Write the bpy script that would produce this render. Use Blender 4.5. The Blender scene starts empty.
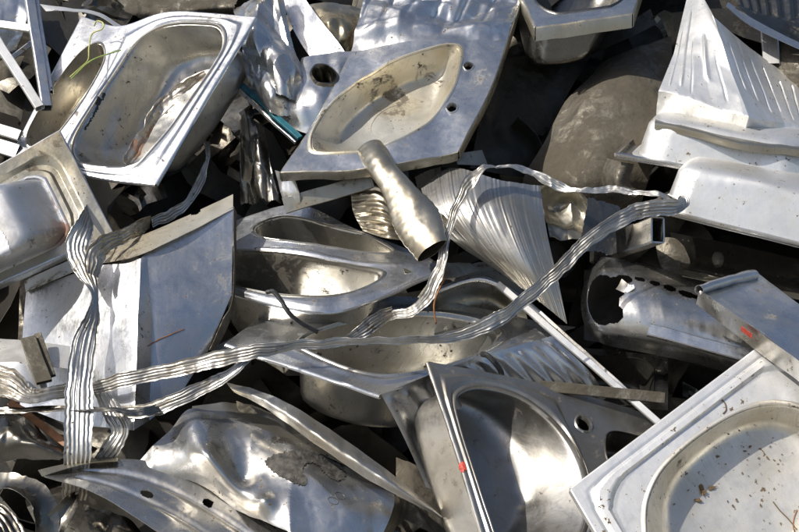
import bpy, math, random
import numpy as np

scene = bpy.context.scene
COL = scene.collection
rad = math.radians

# ------------------------------------------------------------------ camera, sky, sun, exposure
PITCH = rad(15.0); HFOV = rad(27.6); D0 = 5.0; KSL = 0.5
CAM = np.array([0.0, 0.0, 2.2])
FWD = np.array([0.0, math.cos(PITCH), -math.sin(PITCH)])
UPV = np.array([0.0, math.sin(PITCH), math.cos(PITCH)])
RGT = np.array([1.0, 0.0, 0.0])
TW = 2 * math.tan(HFOV / 2)
cd = bpy.data.cameras.new('camera'); cam = bpy.data.objects.new('camera', cd); COL.objects.link(cam)
cam.location = CAM; cam.rotation_euler = (math.pi / 2 - PITCH, 0, 0)
cd.sensor_width = 36; cd.lens = 18 / math.tan(HFOV / 2); cd.clip_end = 2000; cd.clip_start = 0.05
scene.camera = cam
TOSUN = -0.62 * RGT + 0.66 * UPV - 0.45 * FWD
TOSUN = TOSUN / np.linalg.norm(TOSUN)
SUN_EL = math.asin(TOSUN[2]); SUN_AZ = math.atan2(TOSUN[0], TOSUN[1])
world = bpy.data.worlds.new('World'); scene.world = world; world.use_nodes = True
wn = world.node_tree.nodes; wl = world.node_tree.links
sky = wn.new('ShaderNodeTexSky'); sky.sky_type = 'NISHITA'; sky.sun_disc = False
sky.sun_elevation = SUN_EL; sky.sun_rotation = SUN_AZ; sky.dust_density = 2.6; sky.air_density = 1.0
wl.new(sky.outputs[0], wn['Background'].inputs[0]); wn['Background'].inputs[1].default_value = 0.115
sl = bpy.data.lights.new('sun', 'SUN'); sl.energy = 5.0; sl.angle = rad(0.53); sl.color = (1.0, 0.955, 0.89)
sun = bpy.data.objects.new('sun', sl); COL.objects.link(sun)
from mathutils import Vector
sun.rotation_euler = Vector(TOSUN).to_track_quat('Z', 'Y').to_euler(); sun.location = (-4, -2, 6)
vs = scene.view_settings; vs.view_transform = 'Standard'; vs.look = 'None'; vs.exposure = 0.12; vs.gamma = 1.0
vs.use_curve_mapping = False
scene.cycles.max_bounces = 6; scene.cycles.glossy_bounces = 4; scene.cycles.diffuse_bounces = 2

# ------------------------------------------------------------------ numeric helpers
def P(px, py, d=0.0):
    """photo pixel + height above the heap's mean slope (metres toward the camera) -> world point"""
    tx = (px - 399.5) / 799 * TW; ty = -(py - 266) / 799 * TW
    z = D0 / (1 - KSL * ty) - d
    return CAM + z * (FWD + tx * RGT + ty * UPV)
def project(p):
    r = np.asarray(p) - CAM; z = r @ FWD
    return np.stack([399.5 + (r @ RGT) / z / TW * 799, 266 - (r @ UPV) / z / TW * 799], -1)
def cv(x, y, z):
    """camera-axis vector (right, up, toward viewer) -> unit world vector"""
    v = x * RGT + y * UPV - z * FWD
    return v / np.linalg.norm(v)
def unit(v):
    return v / (np.linalg.norm(v, axis=-1, keepdims=True) + 1e-12)
def _h(i, j, k, s):
    n = (i * 374761393 + j * 668265263 + k * 2147483647 + s * 1274126177) & 0xFFFFFFFF
    n = ((n ^ (n >> 13)) * 1274126177) & 0xFFFFFFFF
    return ((n ^ (n >> 16)) & 0xFFFF) / 32767.5 - 1.0
def noise(p, freq=1.0, seed=0):
    q = np.atleast_2d(p) * freq + 100.0
    i = np.floor(q).astype(np.int64); f = q - i; f = f * f * (3 - 2 * f)
    out = 0
    for a in (0, 1):
        for b in (0, 1):
            for c in (0, 1):
                w = (f[:, 0] if a else 1 - f[:, 0]) * (f[:, 1] if b else 1 - f[:, 1]) * (f[:, 2] if c else 1 - f[:, 2])
                out = out + w * _h(i[:, 0] + a, i[:, 1] + b, i[:, 2] + c, seed)
    return out
_Rm = np.linalg.qr(np.random.RandomState(3).randn(3, 3))[0]
def facet(p, freq, seed):
    """piecewise-linear lattice noise: flat facets meeting in sharp creases, like crumpled sheet"""
    q = (np.atleast_2d(p) @ _Rm) * freq + 100.0
    i = np.floor(q).astype(np.int64); f = q - i
    o = np.argsort(-f, axis=1); fs = np.take_along_axis(f, o, 1); r = np.arange(len(q))
    c = i.copy(); out = (1 - fs[:, 0]) * _h(c[:, 0], c[:, 1], c[:, 2], seed)
    for k in range(3):
        c = c.copy(); c[r, o[:, k]] += 1
        w = fs[:, k] - (fs[:, k + 1] if k < 2 else 0)
        out = out + w * _h(c[:, 0], c[:, 1], c[:, 2], seed)
    return out
def creased(p, freq, seed):
    return .55 * facet(p, freq, seed) + .28 * facet(p, freq * 2.3, seed + 7) + .04 * noise(p, freq * 4, seed + 9)
def wts(t, n, sharp):
    t = np.clip(np.asarray(t, float), 0, 1) * (n - 1)
    i = np.minimum(np.floor(t).astype(int), n - 2); f = t - i
    W = np.zeros((len(t), n)); r = np.arange(len(t))
    if n == 2 or sharp:
        W[r, i] += 1 - f; W[r, i + 1] += f; return W
    c = [-.5 * f + f ** 2 - .5 * f ** 3, 1 - 2.5 * f ** 2 + 1.5 * f ** 3, .5 * f + 2 * f ** 2 - 1.5 * f ** 3, -.5 * f ** 2 + .5 * f ** 3]
    for k in range(4):
        j = i + k - 1
        lo = j < 0; hi = j > n - 1; ok = ~(lo | hi)
        W[r[ok], j[ok]] += c[k][ok]
        W[r[lo], 0] += 2 * c[k][lo]; W[r[lo], 1] -= c[k][lo]
        W[r[hi], n - 1] += 2 * c[k][hi]; W[r[hi], n - 2] -= c[k][hi]
    return W
class Patch:
    def __init__(s, grid, sharp=''):
        s.g = np.array([[P(*q) for q in row] for row in grid]); s.sh = sharp
        s.R, s.C = s.g.shape[:2]
        u = np.array([.2, .5, .8, .5, .5]); v = np.array([.5, .2, .5, .8, .5])
        s.N = unit(s.normal(u, v).mean(0)); s.c = s.at(np.array([.5]), np.array([.5]))[0]
    def at(s, u, v):
        return np.einsum('mr,mc,rcx->mx', wts(v, s.R, 'v' in s.sh), wts(u, s.C, 'u' in s.sh), s.g)
    def normal(s, u, v):
        e = 0.012
        a = s.at(np.clip(u + e, 0, 1), v) - s.at(np.clip(u - e, 0, 1), v)
        b = s.at(u, np.clip(v + e, 0, 1)) - s.at(u, np.clip(v - e, 0, 1))
        n = unit(np.cross(a, b)); m = n.mean(0)
        mid = s.at(np.array([.5]), np.array([.5]))[0]
        return n if m @ (CAM - mid) > 0 else -n
    def inv(s, pts):
        t = np.linspace(0, 1, 181); U, V = np.meshgrid(t, t); U = U.ravel(); V = V.ravel()
        q = project(s.at(U, V)); out = []
        for p in pts:
            k = np.argmin(((q - np.array(p)) ** 2).sum(1)); u, v = U[k], V[k]
            for _ in range(3):
                e = 1e-3; b = project(s.at(np.array([u, min(u + e, 1), u]), np.array([v, v, min(v + e, 1)])))
                J = np.stack([b[1] - b[0], b[2] - b[0]], 1) / e
                if abs(np.linalg.det(J)) < 1e-6: break
                du = np.linalg.solve(J, np.array(p) - b[0]); du = np.clip(du, -.02, .02)
                u = float(np.clip(u + du[0], 0, .998)); v = float(np.clip(v + du[1], 0, .998))
            out.append((u, v))
        return np.array(out)
def closed_curve(pts, n):
    pts = np.array(pts, float); m = len(pts); t = np.linspace(0, m, m * 24, endpoint=False)
    i = np.floor(t).astype(int); f = (t - i)[:, None]
    a, b, c, d = pts[(i - 1) % m], pts[i % m], pts[(i + 1) % m], pts[(i + 2) % m]
    q = .5 * (2 * b + (c - a) * f + (2 * a - 5 * b + 4 * c - d) * f ** 2 + (3 * b - a - 3 * c + d) * f ** 3)
    L = np.r_[0, np.cumsum(np.linalg.norm(np.roll(q, -1, 0) - q, axis=1))]
    q2 = np.vstack([q, q[:1]]); s = np.linspace(0, L[-1], n, endpoint=False)
    return np.stack([np.interp(s, L, q2[:, k]) for k in range(2)], 1)
def rrect(u0, v0, u1, v1, ru=.25, n=5):
    """rounded rectangle as control points; ru = corner share of the half sides"""
    cx, cy, a, b = (u0 + u1) / 2, (v0 + v1) / 2, (u1 - u0) / 2, (v1 - v0) / 2
    out = []
    for k, (sx, sy) in enumerate(((1, 1), (-1, 1), (-1, -1), (1, -1))):
        for j in range(n):
            t = math.pi / 2 * (k + j / (n - 1))
            out.append((cx + sx * a * (1 - ru) + a * ru * math.cos(t), cy + sy * b * (1 - ru) + b * ru * math.sin(t)))
    return out

# ------------------------------------------------------------------ mesh building
def mesh_obj(name, V, F, UV, mat, parent=None, thick=0.0018, front=None, origin=None, sharp=38):
    """V points, F faces (list of index tuples), UV per vertex in metres. Adds a back skin and a cut rim."""
    V = np.asarray(V, float); UV = np.asarray(UV, float)
    fn = np.zeros_like(V)
    for k in (3, 4):
        fa = np.array([f for f in F if len(f) == k])
        if not len(fa): continue
        nn = np.cross(V[fa[:, 2]] - V[fa[:, 0]], V[fa[:, (3 if k == 4 else 1)]] - V[fa[:, (1 if k == 4 else 0)]])
        if k == 3: nn = np.cross(V[fa[:, 1]] - V[fa[:, 0]], V[fa[:, 2]] - V[fa[:, 0]])
        for j in range(k): np.add.at(fn, fa[:, j], nn)
    if front is not None and (fn @ front).sum() < 0:
        F = [tuple(reversed(f)) for f in F]; fn = -fn
    N = unit(fn)
    verts = [V]; faces = list(F); uvs = [UV]
    if thick:
        n0 = len(V); verts.append(V - N * thick); uvs.append(UV)
        faces += [tuple(i + n0 for i in reversed(f)) for f in F]
        edges = {}
        for f in F:
            for a, b in zip(f, f[1:] + f[:1]):
                if (b, a) in edges: del edges[(b, a)]
                else: edges[(a, b)] = 1
        base = 2 * n0; rv = []; ru = []
        for k, (a, b) in enumerate(edges):
            rv += [V[b], V[a], V[a] - N[a] * thick, V[b] - N[b] * thick]; ru += [UV[b], UV[a], UV[a], UV[b]]
            q = base + 4 * k; faces.append((q, q + 1, q + 2, q + 3))
        if rv: verts.append(np.array(rv)); uvs.append(np.array(ru))
    V = np.vstack(verts); UV = np.vstack(uvs)
    if origin is None:
        origin = parent['o'] if parent is not None else base_of(V)
    me = bpy.data.meshes.new(name)
    me.from_pydata((V - origin).tolist(), [], faces)
    me.polygons.foreach_set('use_smooth', [True] * len(me.polygons))
    uvl = me.uv_layers.new(name='UVMap')
    li = np.zeros(len(me.loops), dtype=np.int32); me.loops.foreach_get('vertex_index', li)
    uvl.data.foreach_set('uv', UV[li].astype(np.float32).ravel())
    me.set_sharp_from_angle(angle=rad(sharp))
    me.materials.append(M[mat]); me.update()
    ob = bpy.data.objects.new(name, me); COL.objects.link(ob)
    if parent is None: ob.location = origin
    else: ob.parent = parent['e']
    return ob
def base_of(V):
    c = V.mean(0).copy(); c[2] = V[:, 2].min(); return c
def tag(ob, label, cat, group=None):
    ob['label'] = label; ob['category'] = cat
    if group: ob['group'] = group
    return ob
def thing(name, label, cat, origin, group=None):
    e = bpy.data.objects.new(name, None); COL.objects.link(e); e.location = origin; e.empty_display_size = .05
    tag(e, label, cat, group)
    return {'e': e, 'o': np.array(origin)}
def sub(ob, origin):
    return {'e': ob, 'o': origin}
def grid_faces(nu, nv):
    return [(j * nu + i, j * nu + i + 1, (j + 1) * nu + i + 1, (j + 1) * nu + i) for j in range(nv - 1) for i in range(nu - 1)]
def make_warp(pt, crumple=0, cfreq=9, seed=1, dents=(), soft=0, sfreq=4):
    """a bending field in space, so that neighbouring parts of a thing bend together"""
    D = [(P(x, y, d), r, a) for (x, y, d, r, a) in dents]
    def warp(p):
        w = np.zeros(len(p))
        if crumple: w += crumple * creased(p, cfreq, seed)
        if soft: w += soft * noise(p, sfreq, seed + 3)
        for c, r, a in D: w += a * np.exp(-((p - c) ** 2).sum(1) / (r * r))
        return p + w[:, None] * pt.N
    return warp
def sheet(name, label, cat, grid, mat, n=(48, 48), fn=None, sharp='', rag=0, thick=.0018, parent=None, group=None, L=None,
          holes=(), ang=38, **wk):
    """a bent sheet over a control grid; fn(u, v) raises ribs and steps"""
    pt = Patch(grid, sharp); seed = wk.get('seed', 1)
    u, v = np.meshgrid(np.linspace(0, 1, n[0]), np.linspace(0, 1, n[1])); u = u.ravel(); v = v.ravel()
    if L is None:
        L = (np.linalg.norm(pt.g[0, -1] - pt.g[0, 0]), np.linalg.norm(pt.g[-1, 0] - pt.g[0, 0]))
    uu, vv = u, v
    if rag:
        z = np.zeros_like(u)
        def e(a, s, fr=14): return rag * (.5 + .5 * noise(np.stack([a * fr, z + s, z], 1), 1, seed) + .35 * noise(np.stack([a * fr * 4, z + s, z], 1), 1, seed + 5))
        uu = e(v, 1.3) + u * (1 - e(v, 1.3) - e(v, 7.7)); vv = e(u, 3.3) + v * (1 - e(u, 3.3) - e(u, 9.1))
    p = pt.at(uu, vv)
    if fn is not None: p = p + pt.normal(uu, vv) * np.asarray(fn(uu, vv))[:, None]
    p = make_warp(pt, **wk)(p)
    uv = np.stack([u * L[0], v * L[1]], 1)
    F = grid_faces(*n)
    if holes:
        pp = project(p); keep = np.ones(len(p), bool)
        for hx, hy, rx, ry, ro in holes:
            c_, s_ = math.cos(rad(ro)), math.sin(rad(ro)); dx, dy = pp[:, 0] - hx, pp[:, 1] - hy
            keep &= (((dx * c_ + dy * s_) / rx) ** 2 + ((-dx * s_ + dy * c_) / ry) ** 2) > 1
        F = [f for f in F if all(keep[i] for i in f)]
    ob = mesh_obj(name, p, F, uv, mat, parent, thick, front=CAM - pt.c, sharp=ang)
    if parent is None and label: tag(ob, label, cat, group)
    return ob
def ribs(n, amp, power=1.0, axis='u', lo=0, hi=1):
    def f(u, v):
        a = u if axis == 'u' else v; b = v if axis == 'u' else u
        m = np.clip((b - lo) / .06, 0, 1) * np.clip((hi - b) / .06, 0, 1)
        return amp * np.sign(np.sin(2 * math.pi * n * a)) * np.abs(np.sin(2 * math.pi * n * a)) ** power * m
    return f
BOWL = [(1.055, 0), (1.035, -.004), (1.012, -.004), (1.0, .004), (.99, .022), (.98, .06)]
def sink(name, label, grid, L, cells, mat='steel', bmat=None, axis=None, flange=.02, fsides='tblr', fdir=None, sharp='', group='discarded sinks in the heap',
         cat='sink', fmat=None, lip=.010, **wk):
    """cells: dicts in patch coordinates. kind bowl | hole | flat | ribs"""
    pt = Patch(grid, sharp); wp = make_warp(pt, **wk); Lu, Lv = L
    bmat = bmat or mat; fmat = fmat or mat
    ax = -pt.N if axis is None else cv(*axis)
    sg = 1.0 if ax @ pt.N < 0 else -1.0
    allp = pt.g.reshape(-1, 3); og = allp.mean(0).copy(); og[2] = allp[:, 2].min()
    T = thing(name, label, cat, og, group)
    DV, DF, DU = [], [], []
    def add(V, F, U):
        o = sum(len(a) for a in DV); DV.append(V); DU.append(U); DF.extend([tuple(i + o for i in f) for f in F])
    def place(uv, w):           # w < 0 above the deck
        return pt.at(uv[:, 0], uv[:, 1]) - pt.normal(uv[:, 0], uv[:, 1]) * (sg * np.asarray(w).reshape(-1, 1))
    for c in cells:
        u0, v0, u1, v1 = c.get('r', (0, 0, 1, 1)); k = c['kind']
        if k in ('flat', 'ribs'):
            n = c.get('n', (30, 30)); U, V = np.meshgrid(np.linspace(u0, u1, n[0]), np.linspace(v0, v1, n[1])); uv = np.stack([U.ravel(), V.ravel()], 1)
            w = np.zeros(len(uv))
            if 'fn' in c: w = -sg * c['fn']((uv[:, 0] - u0) / (u1 - u0), (uv[:, 1] - v0) / (v1 - v0))
            V3 = wp(place(uv, w)); U2 = uv * np.array([Lu, Lv])
            if k == 'ribs': mesh_obj('drainboard', V3, grid_faces(*n), U2, c.get('mat', mat), T, front=CAM - pt.c)
            else: add(V3, grid_faces(*n), U2)
            continue
        if 'px' in c:
            o = pt.inv(c['px'])
        else: o = np.array(c['uv'])
        n = c.get('n', 88); o = closed_curve(o * np.array([Lu, Lv]), n)
        cen = o.mean(0); rm = np.linalg.norm(o - cen, axis=1).mean()
        # outer rectangle by rays from the centre; nearest rays snap to the corners
        d = o - cen; lo = np.array([u0 * Lu, v0 * Lv]); hi = np.array([u1 * Lu, v1 * Lv])
        with np.errstate(divide='ignore', invalid='ignore'):
            t = np.minimum(np.where(d[:, 0] > 0, (hi[0] - cen[0]) / d[:, 0], (lo[0] - cen[0]) / d[:, 0]),
                           np.where(d[:, 1] > 0, (hi[1] - cen[1]) / d[:, 1], (lo[1] - cen[1]) / d[:, 1]))
        rect = cen + d * np.maximum(t, 1.0)[:, None]
        for cx in (lo[0], hi[0]):
            for cy in (lo[1], hi[1]):
                a = np.array([cx, cy]) - cen; dn = unit(d); rect[np.argmax(dn @ (a / np.linalg.norm(a)))] = (cx, cy)
        prof = c.get('deck', [(0, 0), (1, 0)]); ts = np.unique(np.r_[np.linspace(0, 1, c.get('nd', 12)), [q[0] for q in prof]])
        lipS = BOWL[0][0] if k == 'bowl' else 1.35
        rings = []; ws = []; inner = cen + d * lipS; mid = None
        if 'mid' in c:
            ins, rc = c['mid']; q = closed_curve(np.array(rrect(lo[0] + ins, lo[1] + ins, hi[0] - ins, hi[1] - ins, rc, 7)), 400)
            an = np.arctan2(q[:, 1] - cen[1], q[:, 0] - cen[0]); od = np.argsort(an); ao = np.arctan2(d[:, 1], d[:, 0])
            rq = np.interp(ao, an[od], np.linalg.norm(q - cen, axis=1)[od], period=2 * math.pi); mid = cen + unit(d) * rq[:, None]
        for tt in ts:
            if mid is None: rg = rect * (1 - tt) + inner * tt
            elif tt < .35: rg = rect + (mid - rect) * (tt / .35)
            else: rg = mid + (inner - mid) * ((tt - .35) / .65)
            rings.append(rg)
            ws.append(np.full(n, np.interp(tt, [q[0] for q in prof], [q[1] for q in prof])))
        uv = np.vstack(rings) / np.array([Lu, Lv]); m = len(ts)
        F = [(j * n + i, j * n + (i + 1) % n, (j + 1) * n + (i + 1) % n, (j + 1) * n + i) for j in range(m - 1) for i in range(n)]
        add(wp(place(uv, np.concatenate(ws))), F, np.vstack(rings))
        if k == 'hole':
            pr = [(1.35, 0), (1.2, c.get('h', -.004)), (1.08, c.get('h', -.004)), (1.0, .001), (.97, .006), (.95, c.get('col', .012))]
            R3 = []; U2 = []
            for s, w in pr:
                q = cen + d * s; R3.append(place(q / np.array([Lu, Lv]), np.full(n, w))); U2.append(q)
            F = [(j * n + i, j * n + (i + 1) % n, (j + 1) * n + (i + 1) % n, (j + 1) * n + i) for j in range(len(pr) - 1) for i in range(n)]
            mesh_obj('tap_hole' if not c.get('name') else c['name'], wp(np.vstack(R3)), F, np.vstack(U2), c.get('mat', mat), T, front=pt.N)
            continue
        dep = c['depth']; tp = c.get('taper', .12); dr = c.get('drain')
        fi = c.get('fil', 1.0); pr = list(BOWL) + [(1 - .45 * tp, .35), (1 - .8 * tp, .62), (1 - tp, .78), (1 - tp - .03 * fi, .88), (1 - tp - .08 * fi, .95), (1 - tp - .15 * fi, .985), (1 - tp - .24 * fi, 1.0), (.36, 1.01), (.26, 1.015)]
        pr = pr[:4] + [(s, q * dep) for s, q in pr[4:]]
        if dr is not None:
            dc = (pt.inv([dr[:2]])[0] if dr[0] > 1.5 else np.array(dr[:2])) * np.array([Lu, Lv]); r = dr[2] / rm
            pr += [(r * 1.5, 1.02 * dep), (r * 1.35, 1.025 * dep + .003), (r * 1.1, 1.03 * dep + .008), (r, 1.03 * dep + .010), (r * .97, 1.03 * dep + .03)]
        else:
            dc = cen; pr += [(.15, 1.02 * dep), (.01, 1.02 * dep)]
        # finer wall
        fine = [pr[0]]
        for a, b in zip(pr, pr[1:]):
            st = max(1, int(abs(b[1] - a[1]) / .012), int(abs(b[0] - a[0]) * rm / .03))
            for j in range(1, st + 1): fine.append((a[0] + (b[0] - a[0]) * j / st, a[1] + (b[1] - a[1]) * j / st))
        axl = ax if 'axis' not in c else cv(*c['axis'])
        circ = unit(d) * rm; R3 = []; U2 = []
        for s, w in fine:
            fl = np.clip((1 - tp - s) / (1 - tp - .15), 0, 1) if s < 1 - tp else 0
            dd = d * (1 - fl) + circ * fl; cc = cen * (1 - fl) + dc * fl
            q = cc + dd * s
            base = place(q / np.array([Lu, Lv]), np.full(n, min(w, 0.004)))
            R3.append(base + axl * max(w - .004, 0)); U2.append(q + np.array([.3, 1]) * max(w, 0))
        m = len(fine)
        F = [(j * n + i, j * n + (i + 1) % n, (j + 1) * n + (i + 1) % n, (j + 1) * n + i) for j in range(m - 1) for i in range(n)]
        V3 = np.vstack(R3)
        if 'crush' in c: V3 = V3 + (c['crush'] * creased(V3, c.get('cf', 7), c.get('seed', 3)))[:, None] * pt.N * np.clip(np.repeat([w for _, w in fine], n) / .05, 0, 1)[:, None]
        V3 = wp(V3)
        bo = mesh_obj('basin', V3, F, np.vstack(U2), c.get('mat', bmat), T, front=-axl, sharp=60)
        if dr is not None:
            q = V3[(m - 3) * n:(m - 2) * n] - axl * .0015; cq = q.mean(0); rg = [(1.0, 0), (.97, -.002), (.84, -.002), (.80, .004)]
            mesh_obj('drain_ring', np.vstack([cq + (q - cq) * s_ + axl * w_ for s_, w_ in rg]), [(j * n + i, j * n + (i + 1) % n, (j + 1) * n + (i + 1) % n, (j + 1) * n + i) for j in range(3) for i in range(n)], np.tile(U2[-1], (4, 1)), 'dark', sub(bo, og), .001, front=-axl)
    if DV: mesh_obj('deck', np.vstack(DV), DF, np.vstack(DU), mat, T, front=CAM - pt.c)
    if flange:
        fd = (ax * np.sign(-(ax @ pt.N) or 1) if False else (-pt.N if (ax @ pt.N) < 0 else pt.N)) if fdir is None else cv(*fdir)
        t = np.linspace(0, 1, 40); z = np.zeros(40); o1 = z + 1
        S = {'t': (t, z), 'b': (t, o1), 'l': (z, t), 'r': (o1, t)}
        for s in fsides:
            u, v = S[s]; p = pt.at(u, v)
            out = unit((p - pt.at(np.full(40, .5) * (s in 'lr') + u * (s in 'tb'), np.full(40, .5) * (s in 'tb') + v * (s in 'lr'))).mean(0))
            rr = [(-.0005, .0), (.003, .001), (.005, .005), (.006, flange * .5), (.006, flange), (.006 - lip, flange + .002)]
            V3 = np.vstack([p + out * a + fd * b for a, b in rr])
            U2 = np.vstack([np.stack([t * (Lu if s in 'tb' else Lv), z + a + b], 1) for a, b in rr])
            mesh_obj('flange', wp(V3), grid_faces(40, len(rr)), U2, fmat, T, front=out, sharp=45)
    return T
def path_eval(pts, n):
    A = np.array(pts, float); t = np.linspace(0, 1, n); return wts(t, len(A), False) @ A
def ribbon(name, label, pts, mat='strap', nrib=5, ribamp=.0022, n=None, thick=.0012, crinkle=.004, seed=1, cat='strap', group='ribbed metal straps', curl=0, parent=None):
    """pts: (px, py, d, width, roll in degrees)"""
    n = n or 26 * (len(pts) - 1); A = path_eval(pts, n); ribamp *= .62
    c = np.array([P(*a[:3]) for a in A]); w = A[:, 3] * (.84 if parent is None else 1); ro = np.radians(A[:, 4])
    T = unit(np.gradient(c, axis=0)); view = unit(CAM - c)
    S = unit(np.cross(T, view)); Nn = unit(np.cross(S, T))
    S2 = S * np.cos(ro)[:, None] + Nn * np.sin(ro)[:, None]; N2 = np.cross(S2, T)
    m = nrib * 6 + 1; x = np.linspace(-1, 1, m)
    s = np.linspace(0, 1, n) * np.linalg.norm(np.diff(c, axis=0), axis=1).sum()
    zz = 0 * s; wob = 1 + .05 * facet(np.stack([s * 9, zz, zz + seed], 1), 1, seed) + .08 * facet(np.stack([s * 70, zz, zz + seed], 1), 1, seed + 1); w = w * (wob if crinkle else 1)
    c = c + S * (.0018 * facet(np.stack([s * 11, zz, zz + 3 * seed], 1), 1, seed + 2) if crinkle else zz)[:, None]
    V = (c[:, None] + S2[:, None] * (x[None, :, None] * w[:, None, None] / 2) + N2[:, None] * ((ribamp * .75 * (np.abs(((nrib * (x + 1) / 2) % 1) * 2 - 1) * 2 - 1) + curl * x * x)[None, :, None]))
    V = V.reshape(-1, 3)
    V = V + np.repeat(N2, m, 0) * (ribamp * .9 * noise(np.stack([np.tile(x, n) * nrib * 2, np.repeat(s, m) * 9, 0 * np.repeat(s, m)], 1), 1, seed + 4))[:, None]
    V = V + np.repeat(N2, m, 0) * (crinkle * 1.0 * facet(V, 18, seed + 6) + crinkle * .22 * facet(V, 70, seed + 8))[:, None]
    if crinkle:
        V = V + np.repeat(N2, m, 0) * (crinkle * .4 * noise(V, 22, seed))[:, None] + np.repeat(S2, m, 0) * (crinkle * .5 * noise(V, 30, seed + 2))[:, None]
    UV = np.stack([np.tile(x, n) * np.repeat(w, m) / 2, np.repeat(s, m)], 1)
    ob = mesh_obj(name, V, grid_faces(m, n), UV, mat, parent, thick, front=None, sharp=20)
    if parent is None: tag(ob, label, cat, group)
    return ob
def tube(name, label, pts, mat, cat='tube', n=None, m=40, thick=.0016, crumple=0, cfreq=12, ripple=0, rfreq=60, seed=1, parent=None, group=None, caps=False, lobes=0):
    """pts: (px, py, d, half width, half depth, roll)"""
    n = n or 24 * (len(pts) - 1); A = path_eval(pts, n)
    c = np.array([P(*a[:3]) for a in A]); T = unit(np.gradient(c, axis=0)); S = unit(np.cross(T, unit(CAM - c))); N = np.cross(S, T); ro = np.radians(A[:, 5])
    S2 = S * np.cos(ro)[:, None] + N * np.sin(ro)[:, None]; N2 = np.cross(S2, T)
    th = np.linspace(0, 2 * math.pi, m, endpoint=False)
    s = np.linspace(0, 1, n) * np.linalg.norm(np.diff(c, axis=0), axis=1).sum()
    k = 1 + ripple * np.sin(s * rfreq)[:, None] * (1 + .6 * np.sin(th * 2))[None] + lobes * np.cos(3 * th + 4 * s[:, None])
    V = (c[:, None] + S2[:, None] * (np.cos(th)[None] * A[:, 3:4] * k)[..., None] + N2[:, None] * (np.sin(th)[None] * A[:, 4:5] * k)[..., None]).reshape(-1, 3)
    if crumple:
        o = (V.reshape(n, m, 3) - c[:, None]).reshape(-1, 3); V = V + unit(o) * (crumple * creased(V, cfreq, seed))[:, None]
    F = [(j * m + i, j * m + (i + 1) % m, (j + 1) * m + (i + 1) % m, (j + 1) * m + i) for j in range(n - 1) for i in range(m)]
    if caps: F += [tuple(range(m)), tuple(reversed(range((n - 1) * m, n * m)))]; thick = 0
    UV = np.stack([np.tile(th, n) * .05, np.repeat(s, m)], 1)
    # outward
    q = V[F[0][0]]; nn = np.cross(V[F[0][1]] - q, V[F[0][3]] - q)
    if nn @ (q - c[0]) < 0: F = [tuple(reversed(f)) for f in F]
    ob = mesh_obj(name, V, F, UV, mat, parent, thick)
    if parent is None: tag(ob, label, cat, group)
    return ob
def box_bar(name, label, a, b, w, h, mat, roll=0, hollow=True, cat='bar', parent=None, group=None, bend=0, wall=.0022, seed=1):
    """rectangular steel tube (open ends) or flat bar between two pixels (px, py, d)"""
    A, B = P(*a), P(*b); T = unit(B - A); mid = (A + B) / 2
    S = unit(np.cross(T, unit(CAM - mid))); N = np.cross(S, T); r = rad(roll)
    S, N = S * math.cos(r) + N * math.sin(r), -S * math.sin(r) + N * math.cos(r)
    n = 16; t = np.linspace(0, 1, n); c = A + (B - A) * t[:, None] + N * (bend * 4 * t * (1 - t))[:, None]
    e = min(w, h) * .12
    sec = [(-w / 2 + e, -h / 2), (w / 2 - e, -h / 2), (w / 2, -h / 2 + e), (w / 2, h / 2 - e), (w / 2 - e, h / 2), (-w / 2 + e, h / 2), (-w / 2, h / 2 - e), (-w / 2, -h / 2 + e)]
    m = len(sec); V = np.vstack([[ci + S * x + N * y for x, y in sec] for ci in c])
    V = V + .0015 * np.stack([noise(V, 14, seed), noise(V, 14, seed + 1), noise(V, 14, seed + 2)], 1)
    F = [(j * m + i, j * m + (i + 1) % m, (j + 1) * m + (i + 1) % m, (j + 1) * m + i) for j in range(n - 1) for i in range(m)]
    q = V[0]; nn = np.cross(V[F[0][1]] - q, V[F[0][3]] - q)
    if nn @ (q - A) < 0: F = [tuple(reversed(f)) for f in F]
    if not hollow:
        F = F + [tuple(range(m)), tuple(reversed(range((n - 1) * m, n * m)))]
    ln = np.linalg.norm(B - A); UV = np.stack([np.tile(np.arange(m) / m * (w + h) * 2, n), np.repeat(t * ln, m)], 1)
    ob = mesh_obj(name, V, F, UV, mat, parent, wall if hollow else 0, sharp=30)
    if parent is None: tag(ob, label, cat, group)
    return ob

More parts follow.
